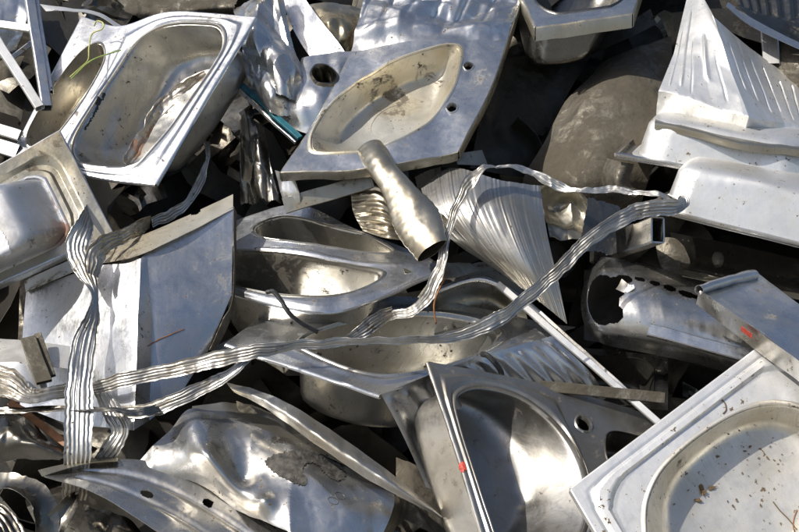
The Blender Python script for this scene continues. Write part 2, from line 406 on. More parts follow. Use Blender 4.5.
from mathutils.bvhtree import BVHTree
_bv = {}
def surf(obs, px, py, lift=.002):
    """the point of a built thing that a photo pixel falls on"""
    best = None
    d = Vector(unit(P(px, py) - CAM))
    for ob in obs:
        if ob.name not in _bv:
            o = Vector(ob.location) if ob.parent is None else Vector(ob.parent.location)
            _bv[ob.name] = BVHTree.FromPolygons([v.co + o for v in ob.data.vertices], [list(f.vertices) for f in ob.data.polygons])
        h = _bv[ob.name].ray_cast(Vector(CAM), d)
        if h[0] is not None and (best is None or h[3] < best[2]): best = (np.array(h[0]), np.array(h[1]), h[3])
    if best is None: return None, None
    n = best[1] if best[1] @ np.array(d) < 0 else -best[1]
    return best[0] + n * lift, n
def parts(T): return [c for c in T['e'].children if c.type == 'MESH']
def smear(name, T, obs, poly, mat, step=1.2, bump=.003, lift=.0015, seed=1, thick=.0015):
    """a crust lying on a surface, its outline a closed curve of photo pixels"""
    q = closed_curve(poly, 60); lo = q.min(0); hi = q.max(0)
    nx, ny = max(4, int((hi[0] - lo[0]) / step)), max(4, int((hi[1] - lo[1]) / step))
    idx = {}; V = []; F = []
    def inside(x, y):
        c = False; j = len(q) - 1
        for i in range(len(q)):
            if (q[i, 1] > y) != (q[j, 1] > y) and x < (q[j, 0] - q[i, 0]) * (y - q[i, 1]) / (q[j, 1] - q[i, 1] + 1e-9) + q[i, 0]: c = not c
            j = i
        return c
    rs = np.random.RandomState(seed)
    for j in range(ny + 1):
        for i in range(nx + 1):
            x, y = lo[0] + (hi[0] - lo[0]) * i / nx, lo[1] + (hi[1] - lo[1]) * j / ny
            if not inside(x + rs.uniform(-.8, .8), y + rs.uniform(-.8, .8)): continue
            p, n = surf(obs, x, y, lift + bump * rs.rand())
            if p is not None: idx[(i, j)] = len(V); V.append(p)
    for (i, j) in idx:
        k = [(i, j), (i + 1, j), (i + 1, j + 1), (i, j + 1)]
        if all(a in idx for a in k): F.append(tuple(idx[a] for a in k))
    if not F: print('SMEAR EMPTY', name); return None
    V = np.array(V); return mesh_obj(name, V, F, V[:, :2], mat, T, thick, front=CAM - V.mean(0))

# ------------------------------------------------------------------ materials
M = {}
def steel(key, base=(.60, .60, .61), rough=.30, dirt=.25, dirtcol=(.075, .055, .033), tint=(.80, .74, .64), brush=.5, metal=1.0, specks=.3, bump=.25, rust=0.0, rustx=None):
    m = bpy.data.materials.new(key); m.use_nodes = True; M[key] = m
    nt = m.node_tree; nd = nt.nodes; lk = nt.links; b = nd['Principled BSDF']
    tc = nd.new('ShaderNodeTexCoord'); oi = nd.new('ShaderNodeObjectInfo')
    off = nd.new('ShaderNodeVectorMath'); off.operation = 'SCALE'; off.inputs[0].default_value = (7.1, 3.3, 5.7); lk.new(oi.outputs['Random'], off.inputs['Scale'])
    ad = nd.new('ShaderNodeVectorMath'); ad.operation = 'ADD'; lk.new(tc.outputs['Object'], ad.inputs[0]); lk.new(off.outputs[0], ad.inputs[1])
    def nz(scale, detail=6, rough_=.6, vec=None, dist=0):
        n = nd.new('ShaderNodeTexNoise'); n.inputs['Scale'].default_value = scale; n.inputs['Detail'].default_value = detail
        n.inputs['Roughness'].default_value = rough_; n.inputs['Distortion'].default_value = dist; lk.new(vec or ad.outputs[0], n.inputs['Vector']); return n.outputs['Fac']
    def rng(x, a, b_, c=0, d=1):
        n = nd.new('ShaderNodeMapRange'); n.interpolation_type = 'SMOOTHSTEP'; lk.new(x, n.inputs[0])
        for i, q in zip((1, 2, 3, 4), (a, b_, c, d)): n.inputs[i].default_value = q
        return n.outputs[0]
    def mx(f, a, b_):
        n = nd.new('ShaderNodeMix'); n.data_type = 'RGBA'
        if isinstance(f, float): n.inputs[0].default_value = f
        else: lk.new(f, n.inputs[0])
        for i, q in ((6, a), (7, b_)):
            if isinstance(q, tuple): n.inputs[i].default_value = (*q, 1)
            else: lk.new(q, n.inputs[i])
        return n.outputs[2]
    def mt(op, a, b_):
        n = nd.new('ShaderNodeMath'); n.operation = op
        for i, q in ((0, a), (1, b_)):
            if isinstance(q, (int, float)): n.inputs[i].default_value = q
            else: lk.new(q, n.inputs[i])
        n.use_clamp = op != 'SUBTRACT' and op != 'MULTIPLY' and False
        return n.outputs[0]
    # brushed grain along the sheet
    mp = nd.new('ShaderNodeMapping'); mp.inputs['Scale'].default_value = (420, 9, 1); lk.new(tc.outputs['UV'], mp.inputs[0])
    grain = nz(1.0, 3, .6, mp.outputs[0])
    mp2 = nd.new('ShaderNodeMapping'); mp2.inputs['Scale'].default_value = (190, 7, 1); mp2.inputs['Rotation'].default_value = (0, 0, .6); lk.new(tc.outputs['UV'], mp2.inputs[0])
    mp3 = nd.new('ShaderNodeMapping'); mp3.inputs['Scale'].default_value = (150, 5, 1); mp3.inputs['Rotation'].default_value = (0, 0, -1.0); lk.new(tc.outputs['UV'], mp3.inputs[0])
    scr = mt('MAXIMUM', rng(nz(1.0, 1, .5, mp2.outputs[0]), .70, .76), rng(nz(1.0, 1, .5, mp3.outputs[0]), .70, .76))
    big = nz(3.2, 4, .62); mid = nz(13, 7, .74, None, .5); fine = nz(55, 4, .65)
    stain = mx(rng(big, .38, .68), base, tuple(x * y for x, y in zip(base, tint)))
    stain = mx(mt('MULTIPLY', rng(mid, .45, .68), .5), stain, tuple(x * .55 for x in base))
    lo = .68 - .26 * dirt
    dm = mt('MULTIPLY', rng(mt('ADD', mt('MULTIPLY', mid, .6), mt('MULTIPLY', big, .4)), lo - .03, lo + .045), .8)
    sp = mt('MULTIPLY', rng(mt('ADD', mt('MULTIPLY', fine, .6), mt('MULTIPLY', mid, .4)), .62 - .06 * specks, .65 - .06 * specks), min(1.0, specks * 2.5))
    mask = mt('MAXIMUM', dm, sp)
    dcol = mx(fine, tuple(x * .55 for x in dirtcol), tuple(min(1, x * 1.5) for x in dirtcol))
    if rust:
        rm = rng(nz(9, 6, .7), .70 - .3 * rust, .78 - .3 * rust)
        if rustx:
            sx = nd.new('ShaderNodeSeparateXYZ'); lk.new(tc.outputs['Object'], sx.inputs[0]); rm = mt('MULTIPLY', rm, rng(sx.outputs[0], *rustx))
        dcol = mx(rm, dcol, (.22, .085, .03)); mask = mt('MAXIMUM', mask, mt('MULTIPLY', rm, .8))
    stain = mx(mt('MULTIPLY', scr, .45), stain, tuple(x * .45 for x in base)); stain = mx(mt('MULTIPLY', rng(grain, .45, .8), .35 * brush), stain, tuple(x * .5 for x in base))
    lk.new(mx(mask, stain, dcol), b.inputs['Base Color'])
    lk.new(mt('SUBTRACT', metal, mt('MULTIPLY', mask, .9 * metal)), b.inputs['Metallic'])
    r = mt('ADD', mt('MULTIPLY', rng(mid, .3, .75), .20), rough - .08)
    r = mt('ADD', r, mt('MULTIPLY', mt('SUBTRACT', grain, .5), .16 * brush)); r = mt('ADD', r, mt('MULTIPLY', mask, .4)); r = mt('ADD', r, mt('MULTIPLY', scr, .10))
    lk.new(r, b.inputs['Roughness'])
    bh = mt('ADD', mt('MULTIPLY', nz(16, 3, .5), .9), mt('MULTIPLY', grain, .05 * brush)); bh = mt('ADD', bh, mt('MULTIPLY', fine, .05))
    bp = nd.new('ShaderNodeBump'); bp.inputs['Strength'].default_value = bump; bp.inputs['Distance'].default_value = .012; lk.new(bh, bp.inputs['Height']); lk.new(bp.outputs[0], b.inputs['Normal'])
    return m
steel('steel', base=(.60, .60, .59), rough=.31, specks=.45, dirt=.20, metal=.97, bump=.12)
steel('satin', base=(.58, .595, .615), rough=.33, specks=.45, dirt=.18, tint=(.90, .87, .82), brush=1.2, metal=.96, bump=.16)
steel('bright', base=(.74, .735, .715), rough=.43, dirt=.16, specks=.40, tint=(.91, .89, .85), brush=.8, metal=.74, bump=.11)
steel('olive', base=(.38, .36, .305), rough=.38, dirt=.42, specks=.4, tint=(.82, .75, .6), metal=.9, bump=.18)
steel('basin', base=(.52, .51, .475), rough=.34, dirt=.28, specks=.5, tint=(.86, .80, .70), brush=1.0, metal=.93, bump=.12)
steel('panned', base=(.66, .64, .585), rough=.42, dirt=.28, specks=.5, tint=(.86, .81, .72), brush=1.2, metal=.74, bump=.12)
steel('stained', base=(.56, .54, .475), rough=.42, dirt=.42, specks=.6, tint=(.85, .78, .64), metal=.7, bump=.14)
steel('dirty', base=(.17, .155, .125), rough=.58, dirt=.86, specks=1.0, dirtcol=(.062, .052, .036), metal=.85, bump=1.0)
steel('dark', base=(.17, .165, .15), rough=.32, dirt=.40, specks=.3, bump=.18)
steel('gloom', base=(.07, .066, .056), rough=.42, dirt=.5, specks=.2, dirtcol=(.03, .025, .018), metal=.8)  # near-black steel; shade of deep gaps and hollows put into the colour
steel('strap', base=(.47, .46, .435), rough=.42, dirt=.36, specks=.4, tint=(.82, .76, .66), brush=.5, metal=.92, bump=.2)
steel('brass', base=(.40, .37, .305), rough=.34, dirt=.36, specks=.3, tint=(.85, .78, .66), metal=.92, bump=.14)
steel('rusty', base=(.64, .64, .64), rough=.42, dirt=.3, rust=.95, rustx=(.06, .16), metal=.85, bump=.12)
steel('torn', base=(.50, .47, .42), rough=.42, dirt=.5, rust=.7, metal=.85, bump=.2)
steel('grey', base=(.34, .332, .312), rough=.40, dirt=.22, specks=.3, metal=.94, bump=.10, brush=.9)
steel('sheetline', base=(.47, .46, .43), rough=.38, dirt=.25, specks=.4, brush=2.0, bump=.1, metal=.92)
def plain(key, col, rough=.6, metal=0.0, var=.35, scale=40):
    m = bpy.data.materials.new(key); m.use_nodes = True; M[key] = m; nd = m.node_tree.nodes; lk = m.node_tree.links; b = nd['Principled BSDF']
    tc = nd.new('ShaderNodeTexCoord'); n = nd.new('ShaderNodeTexNoise'); n.inputs['Scale'].default_value = scale; n.inputs['Detail'].default_value = 6; lk.new(tc.outputs['Object'], n.inputs['Vector'])
    r = nd.new('ShaderNodeValToRGB'); lk.new(n.outputs['Fac'], r.inputs[0]); r.color_ramp.elements[0].position = .3; r.color_ramp.elements[1].position = .7
    r.color_ramp.elements[0].color = (*[c * (1 - var) for c in col], 1); r.color_ramp.elements[1].color = (*[min(1, c * (1 + var)) for c in col], 1)
    lk.new(r.outputs[0], b.inputs['Base Color']); b.inputs['Roughness'].default_value = rough; b.inputs['Metallic'].default_value = metal
    bp = nd.new('ShaderNodeBump'); bp.inputs['Strength'].default_value = .4; bp.inputs['Distance'].default_value = .004; lk.new(n.outputs['Fac'], bp.inputs['Height']); lk.new(bp.outputs[0], b.inputs['Normal'])
plain('yard', (.20, .192, .178), .9, 0, .3, 3)
plain('shade_soil', (.020, .017, .013), .95, 0, .6, 9)  # near-black heap core; shade between the pieces put into its colour
plain('red', (.42, .05, .03), .6, 0, .5, 120)
plain('green_wire', (.24, .33, .08), .5)
plain('yellow_wire', (.36, .36, .10), .5)
plain('orange', (.24, .10, .035), .6)
plain('black', (.012, .012, .012), .4)
plain('teal', (.02, .11, .14), .4)
plain('leaf', (.10, .065, .03), .85)
plain('tar', (.055, .05, .042), .85, 0, .7, 60)
plain('paper', (.62, .62, .62), .6, 0, .1)
plain('engrave', (.10, .10, .10), .5, .6)

# ------------------------------------------------------------------ the setting: yard and the heap's core
def structure(ob): ob['kind'] = 'structure'; return ob
def ground():
    n = 40; t = np.sinh(np.linspace(-1, 1, n) * 5.5) / math.sinh(5.5) * 600
    X, Y = np.meshgrid(t, t + 4); V = np.stack([X.ravel(), Y.ravel(), np.zeros(n * n)], 1)
    structure(mesh_obj('ground', V, grid_faces(n, n), V[:, :2], 'yard', None, 0, front=np.array([0, 0, 1.0]), origin=np.zeros(3)))
ground()
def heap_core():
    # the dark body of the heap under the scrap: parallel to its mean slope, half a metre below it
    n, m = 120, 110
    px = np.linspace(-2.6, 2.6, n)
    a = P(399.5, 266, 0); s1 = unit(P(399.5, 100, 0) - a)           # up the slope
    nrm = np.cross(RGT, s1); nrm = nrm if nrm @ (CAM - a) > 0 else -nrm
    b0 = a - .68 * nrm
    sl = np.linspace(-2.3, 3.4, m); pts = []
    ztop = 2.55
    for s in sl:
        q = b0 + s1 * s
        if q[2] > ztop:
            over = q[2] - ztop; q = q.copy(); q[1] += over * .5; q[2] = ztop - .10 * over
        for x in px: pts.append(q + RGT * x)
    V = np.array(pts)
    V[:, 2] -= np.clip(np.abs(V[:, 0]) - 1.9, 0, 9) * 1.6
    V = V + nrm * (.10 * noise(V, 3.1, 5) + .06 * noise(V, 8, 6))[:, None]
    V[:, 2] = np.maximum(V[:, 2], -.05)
    structure(mesh_obj('terrain', V, grid_faces(n, m), V[:, :2], 'shade_soil', None, 0, front=nrm))
heap_core()
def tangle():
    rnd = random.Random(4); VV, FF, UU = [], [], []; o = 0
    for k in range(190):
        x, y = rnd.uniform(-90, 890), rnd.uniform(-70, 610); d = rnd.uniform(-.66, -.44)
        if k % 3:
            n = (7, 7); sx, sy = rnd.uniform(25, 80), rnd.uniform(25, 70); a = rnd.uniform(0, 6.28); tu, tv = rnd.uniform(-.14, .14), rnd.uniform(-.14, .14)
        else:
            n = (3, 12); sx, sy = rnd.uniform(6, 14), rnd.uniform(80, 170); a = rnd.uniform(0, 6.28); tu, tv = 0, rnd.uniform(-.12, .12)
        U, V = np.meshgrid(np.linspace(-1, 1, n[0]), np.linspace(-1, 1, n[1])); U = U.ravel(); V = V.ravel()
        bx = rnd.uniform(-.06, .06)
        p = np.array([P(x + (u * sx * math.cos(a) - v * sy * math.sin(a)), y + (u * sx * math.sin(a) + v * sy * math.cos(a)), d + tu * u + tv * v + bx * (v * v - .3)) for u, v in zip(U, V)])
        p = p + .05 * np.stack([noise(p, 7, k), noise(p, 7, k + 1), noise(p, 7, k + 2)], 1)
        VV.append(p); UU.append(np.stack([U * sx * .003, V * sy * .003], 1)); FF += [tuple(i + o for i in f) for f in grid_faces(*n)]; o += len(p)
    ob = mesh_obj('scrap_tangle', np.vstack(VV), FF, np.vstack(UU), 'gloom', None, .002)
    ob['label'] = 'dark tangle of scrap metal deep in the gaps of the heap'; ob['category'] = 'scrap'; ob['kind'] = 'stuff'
tangle()

def fragments():
    rnd = random.Random(9); VV, FF, UU = [], [], []; o = 0
    for k in range(80):
        x, y = rnd.uniform(-60, 860), rnd.uniform(-50, 580); d = rnd.uniform(-.56, -.34); sx, sy = rnd.uniform(8, 26), rnd.uniform(14, 44); a = rnd.uniform(0, 6.28); n = (9, 11)
        U, V = np.meshgrid(np.linspace(-1, 1, n[0]), np.linspace(-1, 1, n[1])); U = U.ravel(); V = V.ravel(); tu, tv, bx = rnd.uniform(-.06, .06), rnd.uniform(-.1, .1), rnd.uniform(-.05, .05)
        p = np.array([P(x + (u * sx * math.cos(a) - v * sy * math.sin(a)), y + (u * sx * math.sin(a) + v * sy * math.cos(a)), d + tu * u + tv * v + bx * v * v) for u, v in zip(U, V)])
        p = p + .05 * np.stack([facet(p, 11, k), facet(p, 11, k + 1), facet(p, 11, k + 2)], 1)
        VV.append(p); UU.append(np.stack([U * sx * .003, V * sy * .003], 1)); FF += [tuple(i + o for i in f) for f in grid_faces(*n)]; o += len(p)
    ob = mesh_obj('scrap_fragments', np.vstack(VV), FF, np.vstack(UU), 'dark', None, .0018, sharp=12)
    ob['label'] = 'small crushed metal fragments down in the dark gaps'; ob['category'] = 'scrap'; ob['kind'] = 'stuff'
fragments()
# ------------------------------------------------------------------ large sinks
RIM = [(0, 0), (.16, 0), (.24, -.005), (.36, -.005), (.46, 0), (1, 0)]
# double bowl sink, upper left
sinkA = sink('double_sink', 'double bowl steel sink tilted up at upper left with green wire on its rim',
     [[(82, 17, -.06), (120, 26, -.02), (172, 12, .05), (255, 17, .12)], [(49, 80, -.03), (98, 80, .01), (152, 78, .06), (214, 84, .13)],
      [(13, 152, 0), (46, 163, .03), (102, 177, .09), (155, 184, .15)]], (.8, .56),
     [dict(kind='bowl', r=(0, 0, .333, 1), px=[(100, 44), (104, 58), (92, 84), (70, 118), (50, 140), (32, 147), (27, 136), (38, 112), (60, 78), (82, 52)], depth=.13, taper=.15, mat='basin', nd=8),
      dict(kind='bowl', r=(.333, 0, 1, 1), px=[(134, 46), (160, 28), (200, 24), (219, 28), (222, 46), (208, 72), (178, 116), (150, 150), (134, 164), (100, 166), (78, 160), (74, 142), (90, 112), (112, 78)], depth=.19, taper=.12, axis=(.62, -.30, -.72), mat='basin', deck=[(0, 0), (.45, 0), (.6, -.004), (.85, -.004), (1, 0)], crush=.02)],
     mat='satin', flange=.012, crumple=.003, dents=[(175, 105, .0, .08, .04)], seed=11)
# inverted sink, left edge
sinkB = sink('inverted_sink', 'upside-down olive sink at left edge with rusty basin corner facing out',
     [[(59, 131, .12), (-70, 205, .13)], [(112, 232, .08), (-40, 300, .06)]], (.55, .5),
     [dict(kind='bowl', uv=rrect(.24, .24, .98, .90, .36), depth=.17, taper=.06, fil=.5, axis=(-.42, -.10, .85), mat='rusty', mid=(.07, .5), nd=24, deck=[(0, 0), (.25, 0), (.35, .012), (.6, .012), (.75, .0), (1, .0)])],
     mat='olive', flange=.04, fsides='tbl', fmat='satin', seed=3, crumple=.005)
# large bent panel in the left middle
D = thing('bent_sheet_metal', 'large pale blue-grey sheet folded down its middle with a torn right edge', 'sheet', P(120, 410, 0))
sheet('panel', '', '', [[(26, 292, -0.070), (88, 268, 0.030), (141, 258, 0.125), (147, 252, 0.120), (190, 230, 0.095), (233, 207, 0.080)], [(22, 345, -0.090), (75, 328, 0.030), (137, 325, 0.155), (152, 318, 0.100), (190, 300, 0.080), (232, 294, 0.050)],
      [(20, 405, -0.110), (70, 425, -0.010), (134, 430, 0.150), (150, 420, 0.080), (178, 398, 0.050), (209, 350, 0.020)]], 'satin', (110, 60), parent=D, crumple=.006, cfreq=4, soft=.005, sfreq=7, seed=5, sharp='uv', ang=16)
sheet('folded_edge', '', '', [[(24, 281, -0.080), (88, 252, -0.010), (140, 236, 0.040), (233, 194, 0.050)], [(26, 292, -0.055), (88, 266, 0.035), (142, 254, 0.130), (233, 209, 0.085)]], 'stained', (160, 24), parent=D, crumple=.004, seed=5, holes=[(196, 212, 4.2, 1.8, -25)])
sheet('curled_edge', '', '', [[(233, 206, 0.083), (232, 294, 0.053), (222, 320, 0.040), (209, 350, 0.022)], [(236, 212, 0.020), (235, 280, 0.010), (230, 318, 0.000), (214, 352, -0.020)]], 'dirty', (50, 8), parent=D, crumple=.006, seed=9)

# sink top centre with crumpled drainboard
def crF(u, v):
    q = np.stack([u * 2.2, v * 2.6, 0 * u], 1)
    return (.050 * facet(q, 1.15, 5) + .016 * facet(q, 2.6, 6)) * np.clip((1 - v) * 5, 0, 1) + .010 * np.exp(-((v - .86) / .05) ** 2) - .006 * np.exp(-(((u * 6.3 + .5 * v) % 1 - .5) / .10) ** 2) * np.clip((.8 - v) * 8, 0, 1)
sinkF = sink('drainboard_sink', 'crumpled steel sink at top centre with leaf-shaped stained basin and two tap holes',
     [[(372, -22, -.18), (448, -26, -.12), (528, -24, -.16)], [(357, 38, -.08), (428, 26, -.03), (510, 30, -.06)], [(322, 110, .02), (400, 100, .06), (492, 84, .05)], [(281, 173, .12), (370, 168, .15), (458, 152, .14)]], (.55, .85),
     [dict(kind='flat', r=(0, 0, 1, .40), n=(110, 80), fn=crF),
      dict(kind='bowl', r=(0, .40, .78, 1), px=[(312, 147), (314, 132), (328, 109), (355, 85), (384, 66), (417, 52), (448, 45), (459, 49), (458, 66), (452, 86), (439, 108), (422, 126), (396, 141), (364, 150), (334, 153), (318, 152)], depth=.12, taper=.26, axis=(.12, -.30, -.9), mat='stained', fil=1.8),
      dict(kind='hole', r=(.78, .40, 1, .64), px=[(464, 65), (468, 62), (473, 65), (470, 69), (466, 69)], n=40, nd=6),
      dict(kind='hole', r=(.78, .64, 1, 1), px=[(447, 107), (451, 103), (456, 105), (456, 110), (451, 112), (448, 110)], n=40, nd=6)],
     mat='satin', fmat='olive', flange=.034, fsides='lbr', crumple=.014, cfreq=7, seed=21)
# sink at the top edge, seen over its front flange
sinkH = sink('shallow_sink', 'sink at top edge right of centre with box-like front flange and shaded belly below',
     [[(500, -55, -.34), (660, -70, -.34)], [(536, 27, .02), (632, 13, .05)]], (.5, .5),
     [dict(kind='bowl', uv=rrect(.10, .12, .9, .88, .5), depth=.24, axis=(-.30, -.85, .02), taper=.2, mat='dark')],  # belly's shade put into a darker steel than the deck
     mat='steel', flange=.045, fsides='brl', fdir=(0, -1, -.15), fmat='olive', seed=31, crumple=.004)
# ribbed tent-shaped drainboard, upper right
I = thing('ribbed_drainboard', 'bright ribbed drainboard folded into a tent shape at upper right', 'drainboard', P(740, 150, .1))
def tent(u, v):
    o = 0 * u
    for c, w, h, a, b in ((.06, .006, .003, .2, .62), (.15, .012, .005, .10, .60), (.24, .007, -.003, .25, .64), (.33, .014, .006, .2, .5), (.41, .006, -.003, .3, .6), (.55, .004, -.010, .14, .46), (.61, .004, -.010, .2, .52),
                          (.68, .005, -.011, .12, .58), (.75, .004, -.010, .1, .55), (.82, .004, -.011, .15, .6), (.88, .004, -.009, .1, .56), (.95, .004, -.010, .1, .6)):
        o = o + h * np.exp(-((u - c - .02 * (v - .3)) / w) ** 2) * np.clip((v - a) / .03, 0, 1) * np.clip((b - v) / .03, 0, 1)
    return o
sheet('ribbed_sheet', '', '', [[(688, -6, -.12), (700, -12, -.07), (712, 16, .03), (760, 55, -.16), (820, 98, -.20)], [(673, 55, -.03), (692, 56, .02), (730, 68, .08), (772, 90, -.10), (820, 116, -.13)],
      [(658, 92, .07), (692, 98, .11), (749, 117, .14), (785, 123, .02), (820, 129, .0)], [(656, 117, -.02), (695, 125, .0), (743, 137, .03), (785, 142, .0), (820, 147, -.01)]], 'bright', (420, 80), fn=tent, parent=I, sharp='uv', crumple=.016, cfreq=6, seed=41, ang=14)
sheet('flange', '', '', [[(656, 117, -.017), (695, 125, .003), (743, 137, .033), (785, 142, .003), (820, 147, -.007)], [(655, 121, .10), (695, 129, .13), (742, 141, .16), (785, 146, .14), (820, 151, .13)], [(654, 130, .09), (695, 138, .12), (742, 150, .15), (785, 155, .13), (820, 159, .12)]], 'olive', (60, 10), parent=I, crumple=.006, seed=41)
# two inverted sinks at the right
sinkJ1 = sink('inverted_sink', 'upper of two white upside-down sinks at right, under the tent-shaped drainboard',
     [[(650, 128, -.32), (880, 150, -.32)], [(616, 157, .08), (860, 203, .12)]], (.8, .45),
     [dict(kind='bowl', uv=rrect(.06, .15, .80, .93, .4), depth=.135, taper=.10, axis=(.04, .85, .12), mat='bright')],
     mat='steel', flange=.014, fsides='bl', fdir=(0, 1, .2), seed=51, crumple=.004)
sinkJ2 = sink('inverted_sink', 'lower of two white upside-down sinks at right, dark hollow beneath its rim',
     [[(690, 182, -.24), (880, 215, -.24)], [(648, 210, .14), (860, 262, .18)]], (.8, .45),
     [dict(kind='bowl', uv=rrect(.04, .15, .95, .95, .35), depth=.16, taper=.12, axis=(.03, .9, .15), mat='bright')],
     mat='steel', flange=.014, fsides='bl', fdir=(0, 1, .2), seed=52, crumple=.003)
# front right sink
sinkR = sink('square_sink', 'bright clean sink in the lower right corner with leaf litter in its basin',
     [[(571, 489, .30), (786, 327, .29)], [(690, 690, .30), (915, 500, .32)]], (.66, .55),
     [dict(kind='bowl', px=[(647, 532), (648, 502), (660, 474), (681, 451), (705, 432), (731, 416), (755, 407), (778, 405), (805, 411), (832, 428), (846, 456), (838, 492), (800, 556), (744, 606), (696, 612), (662, 588), (650, 560)], depth=.13, taper=.20, fil=1.5, axis=(.12, -.06, -.98), mat='panned', drain=(790, 580, .04), mid=(.050, .32),
           deck=[(0, 0), (.12, 0), (.17, .002), (.24, -.007), (.34, -.008), (.42, .003), (.50, .004), (1, .004)], nd=30, n=240)],
     mat='bright', flange=.02, seed=61, crumple=.0015)
# bottom centre sink
sinkS = sink('grey_sink', 'grey sink at bottom centre with sharp raised corner, tap hole and red dot',
     [[(429, 362, .20), (560, 388, .07), (700, 432, -.06)], [(462, 462, .28), (590, 490, .15), (725, 520, .0)], [(500, 590, .34), (620, 620, .22), (750, 640, .08)]], (.75, .6),
     [dict(kind='bowl', r=(0, 0, .505, 1), px=[(456, 406), (462, 392), (484, 388), (520, 398), (554, 424), (577, 458), (586, 495), (582, 530), (560, 560), (524, 572), (504, 556), (489, 515), (478, 482), (466, 445)], depth=.21, taper=.10, axis=(-.76, -.04, -.65), drain=(538, 532, .05), mat='grey', nd=14,
           deck=[(0, 0), (.4, 0), (.6, -.006), (.85, -.006), (1, 0)], n=100),
      dict(kind='hole', r=(.505, 0, .585, .40), px=[(577, 420), (581, 416), (587, 419), (591, 425), (589, 430), (583, 430), (578, 426)], n=40, nd=6),
      dict(kind='bowl', r=(.585, 0, 1, .40), px=[(606, 440), (614, 432), (642, 438), (668, 448), (664, 462), (634, 470), (610, 462)], depth=.08, taper=.2, n=50, nd=6, mat='dark'),
      dict(kind='flat', r=(.505, .40, 1, 1))],
     mat='grey', flange=.012, fsides='ltr', seed=71, crumple=.003, dents=[(502, 474, .10, .035, .02), (530, 500, .06, .03, -.02)])
# middle drainboard sink
sinkT = sink('bent_sink', 'wide sink across the middle with bowl belly showing under its bent blue-grey edge',
     [[(268, 312, -.16), (400, 296, -.16), (575, 328, -.12)], [(226, 343, .12), (300, 368, .18), (380, 394, .22)]], (.75, .5),
     [dict(kind='bowl', px=[(300, 346), (322, 328), (400, 314), (470, 318), (500, 334), (480, 352), (440, 366), (396, 374), (350, 368)], depth=.22, taper=.10, axis=(-.12, -.80, -.45), mat='basin', nd=8, deck=[(0, 0), (.5, 0), (.75, -.004), (1, 0)])],
     mat='satin', flange=.012, fsides='bl', seed=81, crumple=.006)
sheet('ribbed_drainboard', 'blue-grey ribbed drainboard bent down beside the sharp-cornered grey sink', 'drainboard',
      [[(381, 394, .21), (470, 360, .10), (552, 336, -.02)], [(405, 440, .08), (500, 395, -.02), (590, 372, -.06)], [(442, 522, -.12), (540, 450, -.26), (606, 398, -.12)]], 'satin', (160, 50), fn=ribs(11, .0045, 1.0, 'u', .05, .95), crumple=.002, seed=82)
# double bowl in the centre
sinkU = sink('double_sink', 'double bowl sink in the centre with narrow upper bowl and pinched right end',
     [[(206, 232, -.14), (292, 205, -.08), (360, 231, -.04), (430, 258, -.01)], [(204, 252, -.10), (288, 246, .0), (360, 260, .03), (436, 264, .03)], [(204, 284, -.07), (285, 306, .09), (342, 309, .11), (436, 272, .06)]], (.75, .45),
     [dict(kind='bowl', r=(0, 0, 1, .5), px=[(254, 228), (272, 218), (320, 223), (366, 235), (390, 247), (388, 253), (350, 250), (300, 242), (266, 237)], depth=.19, taper=.08, axis=(.0, -.80, -.6), mat='basin', nd=8),
      dict(kind='bowl', r=(0, .5, 1, 1), px=[(222, 260), (240, 252), (300, 256), (350, 265), (378, 270), (380, 277), (362, 288), (330, 296), (280, 294), (232, 284), (220, 270)], depth=.24, taper=.08, axis=(.0, -.80, -.6), mat='basin', nd=8, deck=[(0, 0), (.3, -.004), (.6, -.004), (1, 0)])],
     mat='satin', flange=.012, fsides='tbr', seed=91, crumple=.006)
# crushed sink, bottom left
V_ = thing('crushed_sink', 'crushed silver sink lying upside down at bottom left with a black tar smear', 'sink', P(250, 540, .1), 'discarded sinks in the heap')
def dgro(u, v): return -.006 * (np.exp(-((v - .30) / .05) ** 2) + np.exp(-((v - .62) / .05) ** 2)) * np.clip((u - .16) / .05, 0, 1)
sheet('deck', '', '', [[(40, 470, .16), (96, 462, .12), (150, 462, .10), (215, 490, .10), (300, 545, .12)], [(42, 474, .18), (92, 476, .16), (140, 490, .15), (200, 520, .15), (280, 575, .15)], [(44, 477, .19), (88, 490, .21), (128, 512, .21), (180, 548, .21), (250, 600, .2)]], 'steel', (220, 80), fn=dgro, parent=V_, seed=101, crumple=.003, holes=[(147, 494, 6.5, 3.0, 18), (208, 503, 5, 3.5, 20)])
sheet('folded_edge', '', '', [[(38, 470, .17), (64, 464, .15), (92, 458, .12), (118, 457, .11)], [(42, 476, .19), (68, 468, .18), (94, 462, .16), (118, 461, .14)]], 'olive', (40, 6), parent=V_, seed=102, crumple=.004)
sheet('basin', '', '', [[(136, 463, .10), (168, 432, .09), (190, 409, .08), (224, 420, .075), (300, 444, .095), (360, 470, .055)], [(150, 468, .11), (178, 448, .13), (198, 436, .165), (232, 436, .11), (302, 452, .12), (372, 480, .07)],
      [(172, 476, .11), (192, 464, .15), (212, 466, .195), (244, 466, .14), (312, 478, .17), (393, 493, .11)], [(200, 486, .10), (226, 490, .155), (252, 500, .19), (282, 500, .20), (332, 506, .19), (391, 516, .13)],
      [(235, 512, .10), (262, 520, .18), (284, 530, .21), (302, 540, .22), (340, 545, .2), (374, 552, .13)]], 'steel', (110, 100), parent=V_, crumple=.032, cfreq=5.5, ang=12, seed=105,
      dents=[(205, 462, .22, .05, .03), (240, 480, .15, .04, -.04), (262, 506, .2, .03, .03)])
sheet('basin_wall', '', '', [[(192, 407, .07), (225, 403, .04), (255, 408, .0), (300, 424, -.01), (350, 452, -.04)], [(192, 411, .078), (224, 422, .082), (262, 433, .095), (301, 446, .102), (361, 472, .06)]], 'olive', (70, 20), parent=V_, crumple=.012, seed=107)
